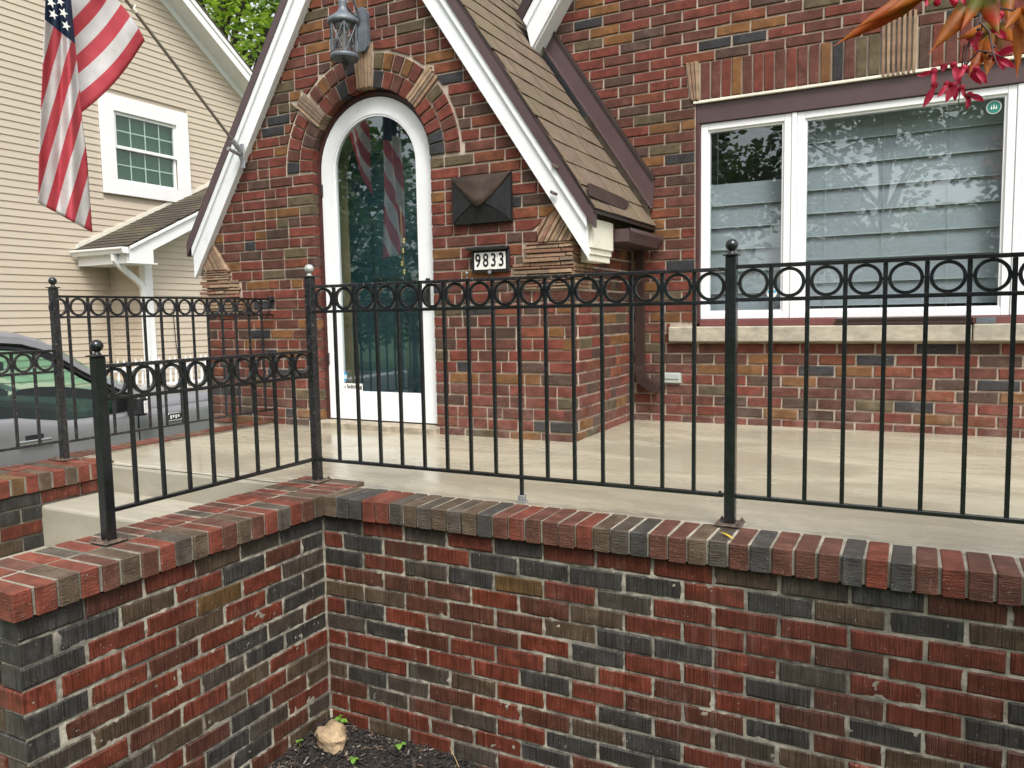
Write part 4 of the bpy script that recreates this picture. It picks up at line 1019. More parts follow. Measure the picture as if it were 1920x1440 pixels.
# stone sill in two lengths, soldier course and its stones
part('window_sill', 'limestone', house, (.848, 2.515, YH - .055, YH + .03, .632, .726), b=.006)
part('window_sill', 'limestone', house, (2.521, 3.4, YH - .058, YH + .03, .634, .7275), b=.006)
lint = sub('window_lintel', (1.9, YH, 2.2))
x = 1.040; SC = 'MMROMRRMRMMODMGGKRMRKMRMKRMRKMOM'; i = 0
while x < 3.35:
    if 2.034 < x + .055 and x < 2.22: x = 2.226
    if x < 2.0: x = 1.040 + .0624 * i
    put_brick('soldier_brick', lint, x + .0265, YH - .003 + R.uniform(-.002, .001), (LZ0 + LZ1) / 2, .053, LZ1 - LZ0 - .004, .07, 'house_brick_' + SC[i % len(SC)]); x += .0637; i += 1
def vstrips(par, xl0, xl1, xr0, xr1, z0, z1, n):
    for k in range(n):
        f0, f1 = k / n + .03, (k + 1) / n - .03
        L = lambda a, b__, f: a + (b__ - a) * f
        poly_brick('stone_strip', [(L(xl0, xr0, f0), z0 + R.uniform(0, .006)), (L(xl0, xr0, f1), z0), (L(xl1, xr1, f1), z1 - R.uniform(0, .006)), (L(xl1, xr1, f0), z1)], YH - .010 + R.uniform(-.004, .003), .06, R.choice(['ledgestone_1', 'ledgestone_0', 'ledgestone_2']), par, .003)
vstrips(lint, .982, .945, 1.030, 1.028, LZ0 - .002, LZ1 + .012, 3); vstrips(lint, 2.040, 2.036, 2.216, 2.218, LZ0 - .02, 2.432, 7)
# weather cover of an outdoor socket
oc_ = part('outlet_cover', 'plastic_grey', house, (.806, .918, YH - .022, YH + .02, .366, .432), b=.004)
part('outlet_flap', 'plastic_grey', oc_, (.812, .912, YH - .028, YH - .0225, .392, .426), b=.003)

# ------------------------------------------------------------------ things fixed to the house
# envelope mailbox
mbx = thing('mailbox', 'dark metal mailbox shaped like an envelope, its flap worn coppery, beside the arched door', 'mailbox', (.055, YE - .03, 1.47))
x0, x1, z0, z1 = -.135, .243, 1.338, 1.605; cx_, cz_ = (x0 + x1) / 2, 1.495
yb, yf = YE - .006, YE - .058
bm_ = MB(); bm_.add([(x0, yb, z0), (x1, yb, z0), (x1, yb, z1), (x0, yb, z1), (x0 + .004, yf + .03, z0 + .004), (x1 - .004, yf + .03, z0 + .004), (x1 - .004, yf + .03, z1 - .004), (x0 + .004, yf + .03, z1 - .004), (cx_, yf, cz_ - .02)],
       [(0, 1, 2, 3), (0, 4, 5, 1), (1, 5, 6, 2), (2, 6, 7, 3), (3, 7, 4, 0), (4, 8, 5), (5, 8, 6), (6, 8, 7), (7, 8, 4)])
bm_.build('body', 'mailbox_metal', mbx)
for sx, xa in ((-1, x0), (1, x1)):      # folded side flaps with curved edges
    P = [(xa, z0 + .004)] + [(xa + (cx_ - xa) * t, z0 + (cz_ - .025 - z0) * (t ** .75)) for t in [k / 8 for k in range(1, 9)]] + [(xa, z1 - .01)]
    m = MB(); m.add([(p[0], yf + .0265 - .031 * (1 - abs(p[0] - cx_) / (x1 - cx_)), p[1]) for p in P], [tuple(range(len(P)))]); o = m.build('side_fold', 'mailbox_metal', mbx)
    so = o.modifiers.new('t', 'SOLIDIFY'); so.thickness = .002; so.offset = 0
N = 20; vs = []
for k in range(N + 1):
    t = k / N; xx = x0 - .004 + (x1 - x0 + .008) * t; d = 1 - abs(2 * t - 1); low = z1 - .004 - .175 * (1 - (1 - d) ** 1.25) + .0
    for q in range(5):
        zz = z1 + .003 + (low - z1) * q / 4
        f = 1 - min(1, abs(xx - cx_) / (x1 - cx_))
        vs.append((xx, yf + .022 - .034 * f * (z1 - zz) / .18 - .006 * (q > 0), zz))
m = MB(); m.add(vs, [(k * 5 + q, (k + 1) * 5 + q, (k + 1) * 5 + q + 1, k * 5 + q + 1) for k in range(N) for q in range(4)], 0, True)
o = m.build('flap', 'mailbox_flap', mbx); so = o.modifiers.new('t', 'SOLIDIFY'); so.thickness = .003; so.offset = 0
part('top', 'mailbox_metal', mbx, (x0, x1, yf + .03, yb, z1 - .003, z1 + .002))

# house number
num = thing('house_number', 'black framed house number plaque reading 9833 with a small hood', 'number plaque', (.1, YE - .02, 1.12))
part('frame', 'black_plastic', num, (-.022, .222, YE - .022, YE - .004, 1.064, 1.192), b=.005)
part('hood', 'black_plastic', num, (-.048, .224, YE - .055, YE - .004, 1.188, 1.208), b=.008)
part('tile_panel', 'number_white', num, (.000, .200, YE - .026, YE - .0225, 1.080, 1.176), b=.001)
for k in range(1, 4): part('tile_gap', 'plastic_grey', num, (.05 * k - .0006, .05 * k + .0006, YE - .0268, YE - .0262, 1.082, 1.174))
for k, ch_ in enumerate('9833'):
    text_mesh('digit', ch_, .104, .0016, 'ink', num, (.025 + .05 * k, YE - .0275, 1.128), .74)
MB().prism([(.1 + .016 * cos(2 * pi * k / 16), 1.066 + .016 * sin(2 * pi * k / 16)) for k in range(16)], YE - .028, YE - .004).build('lock_tab', 'black_plastic', num)
MB().prism([(.1 + .011 * cos(2 * pi * k / 16), 1.066 + .011 * sin(2 * pi * k / 16)) for k in range(16)], YE - .031, YE - .0285).build('light_sensor', 'galvanised', num)
hk = thing('wall_hook', 'small iron hook on the brickwork just below the house number, by the door', 'hook', (-.06, YE - .01, 1.05))
MB().tube([(-.058, YE - .004, 1.065), (-.058, YE - .012, 1.06), (-.058, YE - .016, 1.03), (-.058, YE - .03, 1.02), (-.058, YE - .034, 1.035)], .004, 8).build('hook_arm', 'rusty_plate', hk)
MB().ball((-.058, YE - .014, 1.066), .009, 12).build('hook_knob', 'galvanised', hk)

# lantern over the door
lan = thing('wall_lantern', 'grey metal wall lantern with cross-braced glass cylinder above the arched door', 'lantern', (-.735, YE - .2, 2.3))
LX, LY = -.738, YE - .20
pts = [(-.045, -.11), (-.045, .085), (-.022, .118), (.022, .118), (.045, .085), (.045, -.11), (.022, -.135), (-.022, -.135)]
MB().prism([(-.742 + a, 2.545 + b_) for a, b_ in pts], YE - .034, YE - .003).build('back_plate', 'lantern_metal', lan)
MB().tube([(-.742, YE - .034, 2.585), (-.742, YE - .09, 2.68), (-.742, YE - .15, 2.73), (LX, LY, 2.722)], .0075, 8).build('arm', 'lantern_metal', lan)
MB().tube([(-.742, YE - .034, 2.60), (-.742, YE - .10, 2.60), (-.742, YE - .16, 2.63)], .005, 8).build('scroll', 'lantern_metal', lan)
MB().lathe([(.0004, .215), (.010, .213), (.014, .200), (.024, .192), (.026, .178), (.023, .160), (.026, .140), (.036, .122), (.060, .105), (.084, .088), (.092, .074), (.094, .062), (.088, .055), (.0004, .055)], (LX, LY, 2.455), 28).build('hood', 'lantern_metal', lan)
MB().tube([(LX, LY, 2.668), (LX, LY, 2.725)], .004, 8).build('hanger', 'lantern_metal', lan)
cg = MB()
for k in range(6):
    a = 2 * pi * k / 6 + .2; cg.tube([(LX + .074 * cos(a), LY + .074 * sin(a), 2.335), (LX + .080 * cos(a), LY + .080 * sin(a), 2.512)], .0045, 6)
    for s_ in (0, 1):
        pth = []
        for q in range(7):
            t = q / 6; aa = a + (2 * pi / 6) * (t if s_ else 1 - t); rr = .075 + .005 * t; pth.append((LX + rr * cos(aa), LY + rr * sin(aa), 2.338 + .172 * t))
        cg.tube(pth, .0032, 5)
cg.build('cage', 'lantern_metal', lan)
MB().lathe([(.080, 0), (.084, .006), (.084, .018), (.079, .024), (.072, .024)], (LX, LY, 2.318), 28).build('bottom_ring', 'lantern_metal', lan)
MB().lathe([(.066, 0), (.066, .16)], (LX, LY, 2.342), 24).build('glass', 'lantern_glass', lan)
sc_ = MB()
for k in range(4):
    a = 2 * pi * k / 4 + .5; sc_.tube([(LX + r_ * cos(a), LY + r_ * sin(a), z_) for r_, z_ in ((.078, 2.318), (.070, 2.300), (.045, 2.292), (.018, 2.300), (.010, 2.285))], .0035, 6)
sc_.lathe([(.0003, -.03), (.008, -.026), (.012, -.014), (.008, -.004), (.016, .004), (.018, .02)], (LX, LY, 2.285), 14); sc_.build('base_scroll', 'black_plastic', lan)
MB().lathe([(.008, 0), (.010, .03), (.014, .045), (.016, .065), (.012, .085), (.0003, .095)], (LX, LY, 2.37), 14).build('bulb', 'hall_trim', lan)

# flag pole and flag
FX = -1.722
fp = thing('flag_pole', 'thin metal flag pole slanting up from a bracket on the left white rake board', 'flag pole', (FX, 1.33, 1.92))
pb = Vector((FX, 1.2915, 1.954)); pd = Vector((0, -.794, .689)).normalized()
MB().tube([pb - pd * .02, pb + pd * .62, pb + pd * 1.55], [.0095, .0095, .009], 12).build('shaft', 'pole_metal', fp)
MB().ball(tuple(pb + pd * 1.57), .022, 14).build('ball_tip', 'brass', fp)
bk = MB(); bk.bbox(FX - .02, FX + .02, YR - .024, YR - .0145, 1.815, 1.975, b=.004); bk.tube([pb - pd * .06 + Vector((0, 0, 0)), pb + pd * .045], .0165, 14); bk.tube([pb - pd * .03 + Vector((0, -.0, -.034)), pb + Vector((0, -.075, -.03))], .0125, 12); bk.tube([(FX, YR - .02, 1.85), (FX, YR - .05, 1.905)], .008, 8)
bk.build('bracket', 'galvanised', fp)
clip_at = pb + pd * .945
MB().tube([clip_at - pd * .012, clip_at + pd * .012], .0145, 12).tube([clip_at + Vector((-.0, .0, .01)), clip_at + Vector((0, .012, .034))], .005, 6).build('clip_ring', 'clip_white', fp)

def ray(px, py):
    d = _f * 1462.44 + _r * (px - 960) - _u * (py - 720); return d
def onX(px, py, X): d = ray(px, py); return CAM + d * ((X - CAM.x) / d.x)
fl = MB(); uvs = []
def sheet(NU, NV, fn):
    vs = []; 
    for i in range(NU + 1):
        for j in range(NV + 1):
            p, uv = fn(i / NU, j / NV); vs.append(tuple(p)); uvs.append(uv)
    fl.add(vs, [(i * (NV + 1) + j, (i + 1) * (NV + 1) + j, (i + 1) * (NV + 1) + j + 1, i * (NV + 1) + j + 1) for i in range(NU) for j in range(NV)], 0, True)
# the hoist part: from the pole down to a fold behind the hanging part.  plane of the pole, y/z units in metres
h0 = Vector((FX, .637, 2.428)); hdir = Vector((0, -.676, .737)).normalized(); fdir = Vector((0, -.646, -.763)).normalized()
def hoist(s, t):         # s along the fly, t up the hoist
    v = t; u = max(.03, (.455 - .608 * v) / .917) * s
    p = h0 + hdir * (.90 * v * (1 - .10 * s)) + fdir * (1.42 * u * (1.12 - .12 * v)) + Vector((0, 0, -.05 * sin(pi * s) * (1 - v)))
    p.x += -.035 * s * 2.2 + .022 * sin(6.5 * s + 3.1 * v) * (.2 + s) + .012 * sin(15 * v + 3 * s)
    return p, (u, v)
sheet(24, 40, hoist)
# the hanging part: canton end above, fly hem below
LE = [(92, -260), (90, -120), (85, 0), (80, 120), (74, 250), (71, 380)]; RE = [(118, -260), (127, -120), (133, 0), (141, 84), (149, 165), (155, 235), (163, 295), (167, 355), (173, 436)]
def along(P, t):
    t = t * (len(P) - 1); i = min(int(t), len(P) - 2); f = t - i; return (P[i][0] + (P[i + 1][0] - P[i][0]) * f, P[i][1] + (P[i + 1][1] - P[i][1]) * f)
def hang(s, t):          # s across left -> right, t downwards
    a = along(LE, t); b_ = along(RE, t); px = a[0] + (b_[0] - a[0]) * s; py = a[1] + (b_[1] - a[1]) * s
    n13 = (174 - px + .285 * (440 - py)) / 20.6
    hemy = 380 + (px - 71) * .57
    dist_ = hemy - py + .0
    cany = 37 + (px - 84) * .80
    u = 1 - .6 * dist_ / max(60, (hemy - cany))
    X = FX + .075 + .045 * sin(s * 7.5 + 1.2 + t * 1.5) * (.35 + .65 * t) + .015 * sin(s * 17 + t * 4)
    return onX(px, py, X), (max(0.0, u), n13 / 13)
sheet(30, 90, hang)
me = fl.mesh('flag', 'flag_cloth', (FX, .2, 1.9)); ul = me.uv_layers.new(name='UVMap')
for lp in me.loops: ul.data[lp.index].uv = uvs[lp.vertex_index]
flag = link('flag', me, None, (FX, .2, 1.9)); so = flag.modifiers.new('t', 'SOLIDIFY'); so.thickness = .0015
tag(flag, 'faded United States flag hanging in folds from the slanted pole', 'flag')
for px, py, r_ in ((96, 5, 9), (113, 3, 8), (100, 27, 9), (119, 24, 9), (124, 48, 9), (112, -22, 8), (96, -20, 8)):
    c_ = onX(px, py, FX + .15)
    st = [(c_.y + (r_ if k % 2 == 0 else r_ * .4) * .0028 * sin(pi * k / 5 + .25), c_.z + (r_ if k % 2 == 0 else r_ * .4) * .0028 * cos(pi * k / 5 + .25)) for k in range(10)]
    MB().prism(st, c_.x - .001, c_.x, 'x').build('star', 'number_white', flag)
hm = MB()
for k in range(9):
    a = onX(71 + 102 * k / 8, 372 + 56 * k / 8, FX + .075); 
# loose lengths of downspout lying on the window sill
lp_ = thing('loose_downspout', 'brown ribbed length of downspout lying on the stone window sill', 'downspout', (2.18, YH - .03, .755))
prof = [(-.028, -.02), (-.014, -.02), (-.012, -.017), (0, -.017), (.002, -.02), (.016, -.02), (.028, -.02), (.028, -.008), (.025, -.006), (.025, .004), (.028, .006), (.028, .02), (-.028, .02)]
MB().sweep([(1.838, YH - .024, .749), (2.505, YH - .030, .752)], prof, (0, -.1, 1)).build('pipe', 'spout_brown', lp_)
lp2 = thing('downspout_offcut', 'short paint-flaked offcut of pipe lying on the sill at the end of the loose downspout', 'pipe', (2.58, YH - .03, .752))
MB().sweep([(2.535, YH - .022, .748), (2.625, YH - .024, .748)], [(-.02, -.018), (.02, -.018), (.022, .014), (-.022, .014)], (0, 0, 1)).build('stub', 'lantern_metal', lp2)
part('collar', 'brown_frame', lp2, (2.515, 2.5345, YH - .042, YH - .004, .731, .764), b=.004)

# ------------------------------------------------------------------ neighbour's house
NX = -8.5
nb = thing('neighbour_house', 'tan vinyl-sided house next door with white trim and a small grid window', 'house', (NX, 5, -1.2))
nw = link('siding_wall', None, nb, (NX, 5, 0)); nw.empty_display_size = .1
SLN = .70                                    # rake slope in the wall plane
rk = lambda y: 5.83 - SLN * (y - 6.40)       # underside of the rake on the wall
for pl_ in ([(-1.5, -1.3), (10.6, -1.3), (10.6, 2.9), (-1.5, 2.9)], [(-1.5, 2.9), (5.36, 2.9), (5.36, 4.02), (-1.5, 4.02)], [(6.53, 2.9), (9.0, 2.9), (9.0, rk(9.0) + .05), (8.98, 4.02), (6.53, 4.02)], [(-1.5, 4.02), (8.98, 4.02), (4.9, rk(4.9) + .05), (-1.5, rk(4.9) + .05)]):
    MB().prism(pl_, NX - .3, NX - .012, 'x').build('wall_core', 'siding', nb)
EXP = .0965
WY0, WY1, WZa, WZb = 5.16, 6.735, 2.735, 4.20
def board(par, x, y0, y1, z, e=EXP, axis='x', cutr=None):
    prof = [(0, z), (.013, z), (.002, z + e + .004), (-.006, z + e + .004)]
    m = MB()
    if axis == 'x':
        ya, yb_ = (y1, y1) if cutr is None else (cutr(z), cutr(z + e))
        n0 = [(x + a, y0, zz) for a, zz in prof]; n1 = [(x + a, (ya if i < 2 else yb_), zz) for i, (a, zz) in enumerate(prof)]
    else:
        n0 = [(y0, x - a, zz) for a, zz in prof]; n1 = [(y1, x - a, zz) for a, zz in prof]
    m.add(n0 + n1, [(0, 1, 2, 3), (7, 6, 5, 4), (0, 4, 5, 1), (1, 5, 6, 2), (2, 6, 7, 3), (3, 7, 4, 0)]); return m.build('siding_board', 'siding', par)
z = -.25
while z < 6.9:
    yr = lambda zz: min(10.4, 6.40 + (5.83 - zz) / SLN)
    if yr(z) > 3.0:
        if z + EXP > WZa and z < WZb:
            board(nw, NX, 1.8, WY0 - .005, z); 
            if yr(z + EXP) > WY1: board(nw, NX, WY1 + .005, yr(z), z, cutr=yr)
        else: board(nw, NX, 1.8, yr(z), z, cutr=yr)
    z += EXP
# rake: frieze, soffit, fascia
def rkstrip(name, mat, x0, x1, o0, o1, par=nb):
    ya, yb_ = 4.6, 10.4
    MB().prism([(ya, rk(ya) + o0), (yb_, rk(yb_) + o0), (yb_, rk(yb_) + o1), (ya, rk(ya) + o1)], x0, x1, 'x').build(name, mat, par)
rkstrip('frieze', 'siding_trim', NX - .01, NX + .035, -.01, .13); rkstrip('soffit', 'siding_trim', NX + .0355, NX + .33, .115, .135); rkstrip('fascia', 'siding_trim', NX + .3305, NX + .355, .09, .30); rkstrip('fascia_cap', 'siding_trim', NX + .3555, NX + .372, .235, .315); rkstrip('roof_edge', 'shingle_dark', NX - 6, NX + .375, .3155, .36)
# window
nwin = link('window', None, nb, (NX, 5.95, WZa)); nwin.empty_display_size = .1
m = MB(); cw = .23
m.bbox(NX, NX + .045, WY0, WY0 + cw, WZa, WZb, b=.005); m.bbox(NX, NX + .045, WY1 - cw, WY1, WZa, WZb, b=.005); m.bbox(NX, NX + .044, WY0 + cw, WY1 - cw, WZb - cw, WZb, b=.005); m.bbox(NX, NX + .05, WY0 + cw, WY1 - cw, WZa, WZa + .2, b=.005)
m.build('casing', 'siding_trim', nwin)
gy0, gy1, gz0, gz1 = WY0 + cw, WY1 - cw, WZa + .2, WZb - cw; gm = (gz0 + gz1) / 2
for (a0, a1, xo) in ((gm - .02, gz1, .0), (gz0, gm + .02, -.03)):
    s_ = link('sash', None, nwin, (NX, (gy0 + gy1) / 2, a0)); m = MB(); f = .045
    m.box(NX + xo - .03, NX + xo + .01, gy0, gy0 + f, a0, a1); m.box(NX + xo - .03, NX + xo + .01, gy1 - f, gy1, a0, a1); m.box(NX + xo - .03, NX + xo + .0098, gy0 + f, gy1 - f, a0, a0 + f); m.box(NX + xo - .03, NX + xo + .0098, gy0 + f, gy1 - f, a1 - f, a1)
    m.build('frame', 'siding_trim', s_)
    part('pane', 'far_glass', s_, (NX + xo - .014, NX + xo - .010, gy0 + f, gy1 - f, a0 + f, a1 - f))
    for k in range(1, 4): yy = gy0 + f + (gy1 - gy0 - 2 * f) * k / 4; part('muntin', 'siding_trim', s_, (NX + xo - .022, NX + xo - .015, yy - .008, yy + .008, a0 + f, a1 - f))
    zz = (a0 + a1) / 2; part('muntin', 'siding_trim', s_, (NX + xo - .0225, NX + xo - .0145, gy0 + f, gy1 - f, zz - .008, zz + .008))
bb = link('blind', None, nwin, (NX - .1, 5.95, 3)); zz = gz0
while zz < gz1:
    MB().add([(NX - .09, gy0, zz), (NX - .09, gy1, zz), (NX - .075, gy1, zz + .031), (NX - .075, gy0, zz + .031)], [(0, 1, 2, 3)]).build('slat', 'shade_green', bb); zz += .034
part('room_dark', 'hall_dark', nwin, (NX - .2, NX - .13, gy0, gy1, gz0, gz1))
# side entry: bump-out wall, roof, gutter
BX, BY = -7.70, 5.17
be = link('side_entry', None, nb, (BX, 5.6, 0)); be.empty_display_size = .1
part('wall_core', 'siding', be, (NX, BX - .012, BY + .012, 8.6, -1.2, 1.72))
z = -.25
while z < 1.66:
    board(be, BY, NX + .02, BX - .10, z, axis='y'); board(be, BX, BY + .11, 8.2, z); z += EXP
part('corner_board', 'siding_trim', be, (BX - .1, BX + .028, BY - .022, BY + .105, -1.2, 1.70), b=.005)
part('corner_bead', 'siding', be, (NX, NX + .03, BY - .03, BY + .0, -1.2, 1.6))
EY, EZ = 4.70, 1.80; EXR = -7.38; sl2 = .50
rf = link('entry_roof', None, be, (-8, 5.9, 2)); rf.empty_display_size = .1
RY = 7.3
MB().prism([(EY - .02, EZ + .06), (RY, EZ + .06 + sl2 * (RY - EY)), (RY, EZ + .02 + sl2 * (RY - EY)), (EY - .02, EZ + .02)], NX, EXR, 'x').build('deck', 'shingle_dark', rf)
u2 = Vector((0, 1, sl2)).normalized(); n2 = Vector((0, -sl2, 1)).normalized()
for r in range(18):
    p = Vector((0, EY - .03, EZ + .062)) + u2 * (.125 * r); x = NX + .01 - R.uniform(0, .2)
    while x < EXR:
        wd = R.uniform(.16, .26); xa, xb = max(x, NX + .005), min(x + wd, EXR + .01); x += wd + .004
        if xb - xa < .05: continue
        a = Vector((xa, p.y, p.z)); b_ = Vector((xb, p.y, p.z)); m = MB()
        q = [a, b_, b_ + u2 * .16, a + u2 * .16]; m.add([v + n2 * .002 for v in q] + [a + n2 * .015, b_ + n2 * .015, b_ + u2 * .16 + n2 * .004, a + u2 * .16 + n2 * .004], [(3, 2, 1, 0), (4, 5, 6, 7), (0, 1, 5, 4), (1, 2, 6, 5), (2, 3, 7, 6), (3, 0, 4, 7)])
        m.build('shingle', 'shingle_dark', rf)
MB().prism([(EY - .0, EZ - .02), (EY, EZ + .018), (RY, EZ + .018 + sl2 * (RY - EY)), (RY, EZ - .16 + sl2 * (RY - EY)), (5.08, EZ - .16 + sl2 * .38), (5.08, EZ - .17), (EY, EZ - .17)], EXR - .03, EXR, 'x').build('gable_fascia', 'siding_trim', be)
MB().prism([(EY, EZ + .019), (RY, EZ + .019 + sl2 * (RY - EY)), (RY, EZ + .055 + sl2 * (RY - EY)), (EY, EZ + .055)], EXR, EXR + .03, 'x').build('gable_cap', 'siding_trim', be)
part('eave_soffit', 'siding_trim', be, (NX + .02, EXR - .031, EY, 5.165, EZ - .17, EZ - .15)); part('eave_fascia', 'siding_trim', be, (NX + .02, EXR - .031, EY - .02, EY - .001, EZ - .17, EZ + .03))
MB().prism([(5.09, EZ - .15 + sl2 * .39), (RY, EZ - .17 + sl2 * (RY - EY)), (RY, EZ - .12 + sl2 * (RY - EY)), (5.09, EZ - .12 + sl2 * .39)], BX, EXR - .031, 'x').build('rake_soffit', 'siding_trim', be)
zz = 1.66
while zz < 2.9:
    y0_ = max(5.2, EY + (zz + EXP + .12 - EZ) / sl2)
    if y0_ < 7.9: board(be, BX, y0_, 8.2, zz)
    zz += EXP
part('gable_core', 'siding', be, (NX, BX - .014, 6.4, 8.6, 1.721, 2.4))
g = MB(); gp2 = [(0, 0), (-.075, 0), (-.09, .035), (-.115, .06), (-.115, .085), (-.108, .085), (-.104, .065), (-.08, .036), (-.07, .006), (-.006, .006), (-.006, .085), (0, .085)]
vs = [(x_, EY - .021 + a, EZ - .04 + b_) for x_ in (NX + .02, EXR + .01) for a, b_ in gp2]; n_ = len(gp2)
g.add(vs, [(i, (i + 1) % n_, (i + 1) % n_ + n_, i + n_) for i in range(n_)]); g.prism([(EY - .02, EZ - .04), (EY - .11, EZ - .04), (EY - .135, EZ + .045), (EY - .02, EZ + .045)], EXR + .0105, EXR + .014, 'x'); g.build('gutter', 'siding_trim', be)
dpt = [(-7.62, EY - .06, EZ - .04), (-7.62, EY - .06, EZ - .12), (-7.625, EY + .02, EZ - .20), (-7.66, EY + .34, EZ - .42), (-7.67, EY + .40, EZ - .50), (-7.67, EY + .405, EZ - .62), (-7.67, EY + .405, -1.2)]
MB().sweep(dpt, [(-.035, -.028), (.035, -.028), (.035, .028), (-.035, .028)], (1, 0, 0)).build('downspout', 'siding_trim', be)
MB().tube([(-7.68, 5.60, 1.0), (-7.68, 5.62, .5), (-7.68, 5.66, .2), (-7.68, 5.66, -.8)], .006, 6).build('cable', 'truck_trim', be)
# rake line flashing of the little roof on the wall
MB().prism([(EY - .03, EZ + .08), (RY, EZ + .08 + sl2 * (RY - EY)), (RY, EZ + .14 + sl2 * (RY - EY)), (EY - .03, EZ + .14)], NX + .012, NX + .03, 'x').build('wall_flashing', 'cream_paint', be)

# white picket fence by the neighbour's side door
pf = thing('picket_fence', 'white spear-topped picket fence behind the pickup, by the neighbouring house', 'fence', (-6.9, 5, -1.2))
part('rail', 'white_vinyl', pf, (-6.915, -6.885, 3.7, 6.6, .18, .22)); part('rail', 'white_vinyl', pf, (-6.915, -6.885, 3.7, 6.6, -.06, -.02)); part('rail', 'white_vinyl', pf, (-6.915, -6.885, 3.7, 6.6, -1.0, -.96))
y = 3.72
pk = None
while y < 6.6:
    if pk is None:
        m = MB(); m.box(-.010, .010, -.0115, .0115, -.72, .68); m.add([(-.018, -.018, .68), (.018, -.018, .68), (.018, .018, .68), (-.018, .018, .68), (0, 0, .77)], [(0, 1, 4), (1, 2, 4), (2, 3, 4), (3, 0, 4), (3, 2, 1, 0)]); pk = m.mesh('picket', 'white_vinyl')
    link('picket', pk, pf, (-6.9, y, -.43)); y += .088

# ------------------------------------------------------------------ pickup truck (faces +y, right flank towards the porch)
TX = -3.9; TW = 1.95; TG = -1.24
tr = thing('pickup_truck', 'dark grey crew-cab pickup parked on the drive beyond the porch railing', 'pickup truck', (TX - TW / 2, 1.0, TG))
# lower body: loft of side profiles across the width, with tumblehome
def loft(name, mat, outline, xs_, parent, inset=None, smooth=True):
    # outline: (y,z) closed; xs_: list of (x, dy, dz shrink)
    m = MB(); n = len(outline); vs = []
    for (x, s) in xs_: vs += [(x, y + (s * .0), z - (s if z > .0 else 0)) for y, z in outline]
    fs = [(i * n + k, i * n + (k + 1) % n, (i + 1) * n + (k + 1) % n, (i + 1) * n + k) for i in range(len(xs_) - 1) for k in range(n)]
    m.add(vs, fs, 0, False); m.add(vs[:n], [tuple(range(n))]); m.add(vs[-n:], [tuple(range(n - 1, -1, -1))])
    return m.build(name, mat, parent)
# flank as a strip: sections along y, each a curve in (x offset, z)
def flank(sgn):
    secs = []
    ys2 = [-3.3, -1.6, -.9, -.2, .4, .9, 1.05, 1.2, 1.4, 1.6, 1.8, 2.0, 2.2, 2.4, 2.6, 2.8, 3.0, 3.2, 3.35]
    def belt(y):
        if y < .95: return .10
        if y < 1.45: t = (y - .95) / .5; return .10 - .075 * (t * t * (3 - 2 * t))
        if y < 2.0: return .022
        return .03
    m = MB(); vs = []; pr_n = 8
    for y in ys2:
        b_ = belt(y); nose = max(0, (y - 2.6) / .75) ** 2 * .16
        pts_ = [(-.045, b_), (-.012, b_ - .012), (.0, b_ - .05), (-.004, b_ - .16), (-.002, b_ - .24), (.004, b_ - .34), (-.02, -.62), (-.05, -.86)]
        for dx, z in pts_: vs.append((TX + sgn * 0 + (dx - nose) if sgn > 0 else TX - TW - (dx - nose), y, z))
    fs = []
    for i in range(len(ys2) - 1):
        for k in range(pr_n - 1): fs.append((i * pr_n + k, (i + 1) * pr_n + k, (i + 1) * pr_n + k + 1, i * pr_n + k + 1))
    m.add(vs, fs, 0, True); return m.build('body_side', 'truck_paint', tr)
flank(1); flank(-1)
# bonnet and wings
m = MB(); vs = []; ysb = [2.02, 2.2, 2.45, 2.75, 3.05, 3.28, 3.38]; xb = [0, .04, .12, .30, .62, .975]
for y in ysb:
    top = .215 - .055 * (y - 2.02) - max(0, y - 3.1) ** 2 * 1.2
    hz = [.022, .075, .115, top - .035, top, top + .012]; nose = max(0, (y - 2.6) / .75) ** 2 * .16
    row = [(TX - a - (.045 if k == 0 else 0) - nose * (1 - a / .975), y, h) for k, (a, h) in enumerate(zip(xb, hz))]
    row += [(2 * (TX - TW / 2) - p[0], p[1], p[2]) for p in row[-2::-1]]
    vs += row
n_ = len(xb) * 2 - 1
m.add(vs, [(i * n_ + k, i * n_ + k + 1, (i + 1) * n_ + k + 1, (i + 1) * n_ + k) for i in range(len(ysb) - 1) for k in range(n_ - 1)], 0, True)
m.build('bonnet', 'truck_paint', tr)
part('front_end', 'truck_trim', tr, (TX - TW + .2, TX - .2, 3.3, 3.42, -.75, .06), b=.03); part('front_bumper', 'chrome', tr, (TX - TW + .05, TX - .05, 3.38, 3.55, -.72, -.45), b=.04)
part('headlight', 'amber_lens', tr, (TX - .30, TX - .14, 3.25, 3.40, -.22, .0), b=.02); part('headlight', 'amber_lens', tr, (TX - TW + .14, TX - TW + .30, 3.25, 3.40, -.22, .0), b=.02)
part('underbody', 'truck_trim', tr, (TX - TW + .1, TX - .1, -3.2, 3.3, -.86, -.45))
# cab: roof shell, pillars, glass
ROOF = [(-1.35, .56), (-1.2, .66), (-.9, .735), (-.3, .775), (.4, .785), (.95, .770), (1.19, .745), (1.36, .690), (1.49, .612), (1.64, .500), (1.80, .400), (1.96, .305), (2.19, .205)]
m = MB(); vs = []; cr = [(.185, -.075), (.17, -.035), (.215, .0), (.35, .022), (.70, .035), (.975, .04)]
for i, (y, z) in enumerate(ROOF):
    lean = max(0, (.78 - z)) * .30
    row = [(TX - max(.045, a - lean), y, z + b_) for a, b_ in cr]; row += [(2 * (TX - TW / 2) - p[0], p[1], p[2]) for p in row[-2::-1]]; vs += row
n_ = len(cr) * 2 - 1; RI = 9
m.add(vs[:n_ * RI], [(i * n_ + k, i * n_ + k + 1, (i + 1) * n_ + k + 1, (i + 1) * n_ + k) for i in range(RI - 1) for k in range(n_ - 1)], 0, True)
